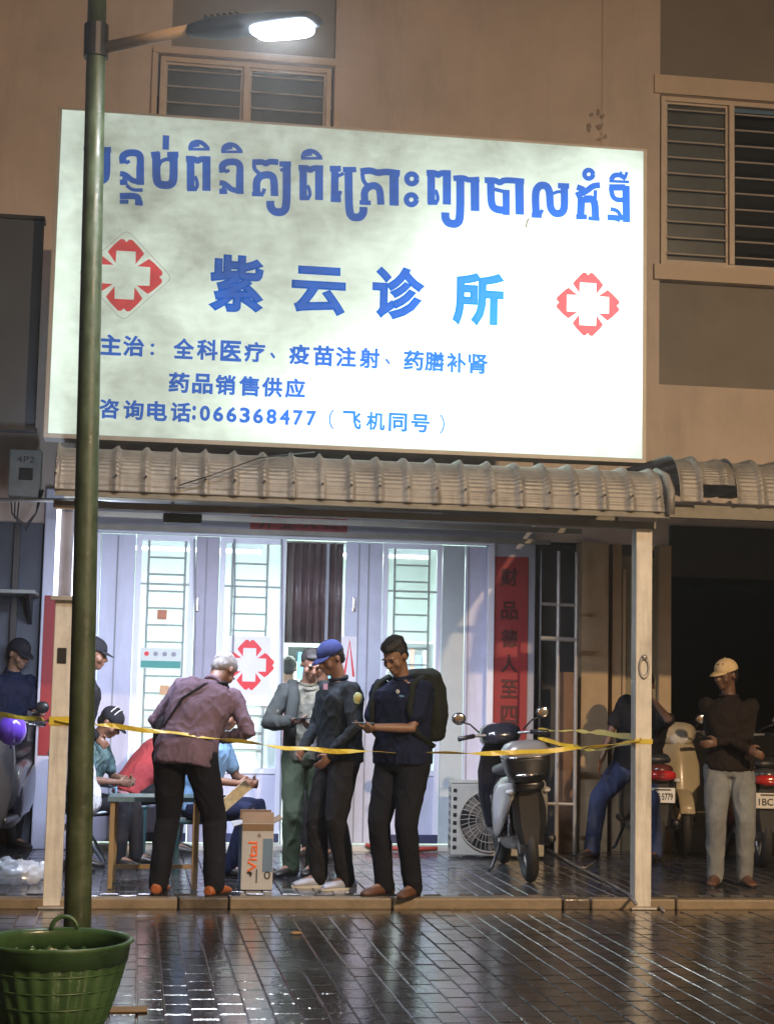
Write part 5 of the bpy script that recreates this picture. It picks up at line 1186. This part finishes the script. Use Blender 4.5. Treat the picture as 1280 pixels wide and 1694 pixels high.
C_navy = cloth('navy', (.008, .012, .036)); C_black = cloth('black', (.014, .014, .017)); C_dark = cloth('charcoal', (.010, .011, .017)); C_lav = cloth('lavender_check', (.15, .105, .145)); C_officer = cloth('dark_uniform', (.012, .016, .02))
C_olive = cloth('olive_green', (.055, .075, .048)); C_camo = cloth('grey_patterned', (.13, .13, .105), var=.85); C_teal = cloth('pale_teal', (.10, .17, .18)); C_red = cloth('red_vest', (.38, .06, .065)); C_pink = cloth('pink_stripe', (.50, .28, .36), var=.3)
C_lblue = cloth('light_blue', (.16, .30, .50)); C_jean = cloth('blue_denim', (.04, .055, .12)); C_ljean = cloth('light_denim', (.20, .215, .22), var=.2); C_brown = cloth('dark_brown_shirt', (.017, .012, .010)); C_white = cloth('off_white', (.55, .55, .56)); C_vest = cloth('grey_vest', (.030, .034, .032))
C_capn = cloth('navy_cap', (.015, .022, .08)); C_capb = cloth('black_cap', (.015, .015, .02)); C_capw = cloth('cream_cap', (.60, .46, .26)); S_black = mat('black_leather', (.02, .016, .014), .4, var=.2); S_sneak = mat('grey_white_sneaker', (.34, .37, .44), .5, var=.2, vs=20); S_sole = mat('white_sole', (.55, .53, .48), .5, var=.1)
S_brown = mat('brown_sandal', (.10, .045, .025), .5, var=.2); S_orange = mat('orange_sandal', (.34, .10, .03), .5, var=.2)

# dark-polo man with a backpack, looking at his phone
f = figure(G(662, 1484, TZ), R(-46), 'man in navy polo and dark trousers with a black backpack, looking at his phone', H=1.66, hips=(0, .0, .91), lean=3, head=(32, 0, 0),
           hands={1: (-.0, -.31, 1.10), -1: (-.08, -.28, 1.08)}, elb={1: (.6, .5, -.8), -1: (-.6, .5, -.8)}, feet={1: (.08, .03, 0, 10), -1: (-.10, -.04, 0, -12)}, shirt=C_navy, pants=C_dark, shoes=S_brown, hair='thick', sk=1, girth=1.2, seed=3, loose=1.12, palm={1: (0, 0, 1), -1: (.5, 0, 1)}, curl=.5)
phone(f, 1, 'dark phone held by the man in the navy polo')
m = MB(); Mc = f.Mc; c0 = f.chest+Mc @ Vector((0, .235, -.03)); M4 = Mc.to_4x4(); M4.translation = c0
m.loft([[c0+Mc @ Vector((.15*w_*sup(2*math.pi*j/24, .6)[0], d_+.10*w_*sup(2*math.pi*j/24, .6)[1]*.95, z)) for j in range(24)] for z, w_, d_ in ((-.27, .75, .0), (-.25, .95, .0), (-.1, 1.05, .015), (.08, 1.0, .01), (.18, .85, -.01), (.215, .55, -.02))])
M_bag2 = cloth('black_backpack', (.014, .018, .014)); bp_ = organic(m, 'backpack', M_bag2, None, .01, 3, fold=.005, freq=11, seed=9)
bp_.matrix_world = Matrix.Translation(f.root.location) @ Matrix.Rotation(f.root.rotation_euler.z, 4, 'Z'); tag(bp_, 'black backpack worn by the man in the navy polo', 'backpack')
for s in (1, -1): MB().tube([f.sh[s]+Mc @ Vector((-s*.045, .14, -.02)), f.sh[s]+Mc @ Vector((-s*.045, .03, .075)), f.sh[s]+Mc @ Vector((-s*.04, -.085, .03)), f.sh[s]+Mc @ Vector((-s*.03, -.138, -.12)), f.sh[s]+Mc @ Vector((-s*.01, -.10, -.28)), f.sh[s]+Mc @ Vector((s*.02, .05, -.38))], .016, 8, flat=1.6).build('strap', M_bag2, bp_, smooth=True)
MB().ell(f.chest+Mc @ Vector((.07, -.148, .05)), (.016, .004, .014), Mc, 10, 6).build('chest_badge', mat('badge_white', (.6, .6, .6), .5), f.root)
MB().ell(f.chest+Mc @ Vector((.09, -.142, .02)), (.03, .004, .008), Mc, 10, 6).build('stitched_logo', C_lblue, f.root)

# officer in a navy cap
f = figure(G(556, 1470, TZ), R(-70), 'officer in a navy cap and dark uniform with a round shoulder patch and pale sneakers', H=1.63, hips=(0, .0, .90), lean=2, head=(26, 4, 0),
           hands={1: (.20, -.17, .90), -1: (-.16, -.20, .93)}, elb={1: (.9, .8, -.2), -1: (-.9, .6, -.2)}, feet={1: (.09, .03, 0, 5), -1: (-.09, -.09, 0, -5)}, shirt=C_officer, sleeve='long', pants=C_black, shoes=S_sneak, shoe_sole=S_sole, cap=C_capn, hair='short', sk=0, girth=1.14, seed=11, loose=1.12, shirt_hem=.02)
S_, E_, W_ = f.arms[1]; c = S_.lerp(E_, .22)+Vector((.068, .01, .0)); mp = Matrix.Rotation(R(90), 3, 'Y')
pp = MB().ell(c, (.042, .036, .006), mp, 16, 8).build('shoulder_patch', mat('olive_patch', (.30, .36, .20), .7, var=.3, vs=60), f.root, smooth=True)
MB().ell(c+Vector((.006, 0, 0)), (.022, .02, .004), mp, 12, 6).build('patch_emblem', mat('patch_gold', (.38, .32, .10), .6), pp)
MB().box((f.chest.x+.05, f.chest.y-.150, f.chest.z+.06), (f.chest.x+.11, f.chest.y-.146, f.chest.z+.10)).build('name_tag', mat('tag_pinkish', (.5, .25, .28), .6), f.root)
m = MB(); m.loft([[f.pts[0]+f.Ms[0] @ Vector((.182*math.cos(t), .142*math.sin(t), z)) for t in [2*math.pi*j/28 for j in range(28)]] for z in (-.015, .025)]); m.build('belt', S_black, f.root)

# man in patterned shirt and olive trousers with phone
f = figure(G(500, 1449, TZ), R(2), 'man in a pale patterned shirt, grey vest and olive trousers looking down at his phone', H=1.60, hips=(0, 0, .88), lean=6, head=(26, 8, 0),
           hands={-1: (-.14, -.30, 1.10), 1: (.02, -.30, 1.06)}, elb={-1: (-.8, .5, -.5), 1: (.7, .6, -.5)}, feet={1: (.08, .02, 0, -30), -1: (-.09, -.03, 0, -45)}, shirt=C_camo, sleeve='short', pants=C_olive, shoes=S_black, hair='short', sk=0, seed=17, loose=1.15, palm={-1: (0, 0, 1), 1: (0, 0, 1)}, girth=.98)
phone(f, -1, 'black phone held by the man in the patterned shirt')
for s in (1, -1):
    S_, E_, W_ = f.arms[s]; m = MB(); m.limb([S_+Vector((0, 0, .01)), E_, W_.lerp(E_, .1)], [.068, .060, .050]); organic(m, 'sleeve', C_vest, f.root, .009, 2, fold=.006, freq=14, seed=4)
    mb = MB(); mb.tube([f.sh[s]+f.Mc @ Vector((-s*.05, .02, .07)), f.sh[s]+f.Mc @ Vector((-s*.045, -.12, -.02)), f.sh[s]+f.Mc @ Vector((-s*.02, -.155, -.2)), f.sh[s]+f.Mc @ Vector((-s*.02, -.15, -.36))], .035, 8, flat=1.3); mb.build('vest_front', C_vest, f.root, smooth=True)
mb = MB(); mb.torus((0, 0, 0), .068, .017, 'Z', 24, 8).xf(Matrix.Translation(f.N+f.Mc @ Vector((0, -.01, .005))) @ Matrix.Rotation(R(18), 4, 'X')); mb.build('scarf', C_camo, f.root, smooth=True)
lan = mat('white_lanyard_card', (.6, .6, .68), .5); MB().box((-.03, -.235, .93), (.05, -.23, 1.03)).build('id_card', lan, f.root)

# hidden man behind, only hair and shoulder show
f = figure(G(528, 1420, TZ), R(-30), 'dark haired man standing half hidden behind the two men with caps and phones', H=1.62, hips=(0, 0, .89), head=(8, -10, 0), shirt=C_dark, pants=C_black, shoes=S_black, hair='thick', sk=0, seed=21)
# person in doorway
f = figure(Vector((X(482)+.0, FY+.42, .08)), R(160), 'person in a pale pink shirt inside the doorway, partly hidden', H=1.55, hips=(0, 0, .86), head=(12, 20, 0), shirt=C_pink, pants=C_jean, shoes=S_black, hair='short', sk=1, seed=23)

# old man bending, seen from behind
f = figure(G(304, 1482, TZ), R(158), 'older man in a lavender shirt seen from behind, bending with a hand on hip', H=1.70, hips=(.0, .05, .92), lean=37, side=-9, head=(52, -14, 0),
           hands={-1: (-.16, -.20, 1.00), 1: (.22, -.34, .98)}, elb={-1: (-1, .55, .05), 1: (.8, .7, -.6)}, feet={1: (.17, .02, 0, 8), -1: (-.19, -.03, 0, -12)}, shirt=C_lav, sleeve='long', pants=C_dark, shoes=S_orange, shoe_sole=S_black, hair='short', sk=0, girth=1.18, seed=31, loose=1.15, shirt_hem=.07,
           hair_m=mat('hair_grey', (.20, .195, .195), .7, var=.3, vs=60, bump=.5, bs=200), legspread=.10)
# greying crown like a knitted cap and a crossbody bag
Mc = f.Mc; m = MB(); pth = [f.sh[-1]+Mc @ Vector((.07, -.05, .065)), f.sh[-1]+Mc @ Vector((.08, .07, .05)), f.pts[3]+Mc @ Vector((-.02, .150, .0)), f.pts[2]+Mc @ Vector((.08, .150, .0)), f.pts[1]+f.Ms[1] @ Vector((.15, .09, .0)), f.pts[1]+f.Ms[1] @ Vector((.185, .02, -.03))]
bag = m.tube(pth, .012, 8, flat=2.0).build('crossbody_bag', C_black, None, smooth=True)
bag.matrix_world = Matrix.Translation(f.root.location) @ Matrix.Rotation(f.root.rotation_euler.z, 4, 'Z'); tag(bag, 'dark crossbody bag and strap across the older man\'s back', 'bag')
m = MB(); c = f.pts[1]+f.Ms[1] @ Vector((.20, -.02, -.02)); m.ell(c, (.05, .10, .13), f.Ms[1]); organic(m, 'bag_body', C_black, bag, .01, 3, fold=.004, freq=12, seed=2)

# seated people at the table
f = figure(Vector((chx-.01, chy, TZ)), R(72), 'seated man in a dark cap with white stripes and teal shirt on the blue chair', H=1.58, hips=(0, .0, .46), lean=16, head=(38, 0, 0), hands={1: (.12, -.34, .62), -1: (-.12, -.34, .62)}, elb={1: (.8, .6, -.3), -1: (-.8, .6, -.3)},
           feet={1: (.12, -.42, 0), -1: (-.12, -.36, 0)}, knees={1: (0, -1, 1), -1: (0, -1, 1)}, shirt=C_teal, pants=C_black, shoes=S_black, cap=C_capb, cap_stripe=C_white, hair='short', sk=0, seed=41)
g1 = G(214, 1418)
f = figure(Vector((g1.x-.02, g1.y+.25, TZ)), R(105), 'seated person in a red vest and pink shirt, hunched behind the older man', H=1.62, hips=(0, 0, .50), lean=48, head=(52, 0, 0), hands={1: (.16, -.42, .62), -1: (-.16, -.42, .62)},
           feet={1: (.12, -.40, 0), -1: (-.12, -.34, 0)}, knees={1: (0, -1, 1), -1: (0, -1, 1)}, shirt=C_pink, vest=C_red, pants=C_black, shoes=S_black, hair='short', sk=0, seed=43)
st_ = thing('stool', (g1.x-.02, g1.y+.27, TZ), 'low plastic stool under the person in the red vest', 'stool')
MB().box((g1.x-.17, g1.y+.12, TZ+.36), (g1.x+.13, g1.y+.42, TZ+.39)).build('seat', M_ttop, st_, bevel=.01)
for a in (-.15, .11):
    for b_ in (.14, .40): MB().box((g1.x+a-.012, g1.y+b_-.012, TZ+.003), (g1.x+a+.012, g1.y+b_+.012, TZ+.359)).build('leg', M_ttop, st_)
g2 = G(322, 1450)
f = figure(Vector((g2.x+.02, g2.y+.12, TZ)), R(66), 'seated man in a light blue shirt, mostly hidden behind the older man', H=1.66, hips=(0, 0, .50), lean=14, head=(25, 0, 0), hands={1: (.10, -.36, .66), -1: (-.12, -.34, .66)}, elb={1: (.8, .6, -.3), -1: (-.8, .6, -.3)},
           feet={1: (.10, -.40, 0), -1: (-.12, -.30, 0)}, knees={1: (0, -1, 1), -1: (0, -1, 1)}, shirt=C_lblue, pants=C_navy, shoes=S_black, hair='short', sk=0, seed=47)
st_ = thing('stool', (g2.x+.02, g2.y+.12, TZ), 'low plastic stool under the man in the light blue shirt', 'stool')
MB().box((g2.x-.15, g2.y, TZ+.36), (g2.x+.15, g2.y+.28, TZ+.39)).build('seat', M_ttop, st_, bevel=.01)
for a in (-.13, .13):
    for b_ in (.02, .26): MB().box((g2.x+a-.012, g2.y+b_-.012, TZ+.003), (g2.x+a+.012, g2.y+b_+.012, TZ+.359)).build('leg', M_ttop, st_)

# behind the pole
f = figure(G(122, 1440), R(85), 'man in a black cap and black shirt standing behind the green lamp pole', H=1.64, hips=(0, .03, .90), lean=8, head=(14, 0, 0), hands={1: (.2, -.1, .95), -1: (-.25, .02, .9)}, shirt=C_black, sleeve='long', pants=C_white, pants_len='short', shoes=S_black, cap=C_capb, hair='short', sk=0, seed=51, loose=1.1)
f = figure(G(2, 1405), R(40), 'man in a navy cap and navy shirt behind the motorbike at the left edge', H=1.66, hips=(0, 0, .91), lean=6, head=(22, 6, 0), hands={1: (.12, -.3, 1.1), -1: (-.2, -.2, 1.0)}, shirt=C_navy, sleeve='short', pants=C_black, shoes=S_black, cap=C_capb, hair='short', sk=1, seed=53)

# rider resting on the plated bike
gr_ = G(1062, 1424)
f = figure(Vector((gr_.x, gr_.y+.15, TZ)), R(-42), 'man in a black T-shirt and jeans sitting on the plated motorbike behind the right post', H=1.70, hips=(.0, .02, .80), lean=20, side=19, head=(28, 10, 0), hands={-1: (-.22, -.36, .66), 1: (.27, -.22, 1.27)}, elb={-1: (-.9, .3, .0), 1: (.9, -.3, -1)},
           feet={1: (.22, -.12, 0), -1: (-.26, -.30, 0)}, knees={1: (.4, -1, .4), -1: (-.3, -1, .4)}, shirt=C_black, pants=C_jean, shoes=S_black, hair='short', sk=2, seed=61, girth=1.22, loose=1.1)
# man in cream cap
f = figure(G(1207, 1464), R(-14), 'man in a cream cap, dark shirt and pale jeans leaning beside the motorbikes at right', H=1.58, hips=(0, .02, .86), lean=-2, head=(10, -48, 0), hands={1: (-.10, -.19, 1.02), -1: (.10, -.215, .98)}, elb={1: (1, .1, -.7), -1: (-1, .1, -.7)},
           feet={1: (.10, -.02, 0, 14), -1: (-.11, -.06, 0, -14)}, shirt=C_brown, sleeve='long', pants=C_ljean, shoes=S_brown, cap=C_capw, hair='short', sk=2, seed=67, loose=1.12, girth=1.12, palm={1: (0, 1, 0), -1: (0, 1, 0)})
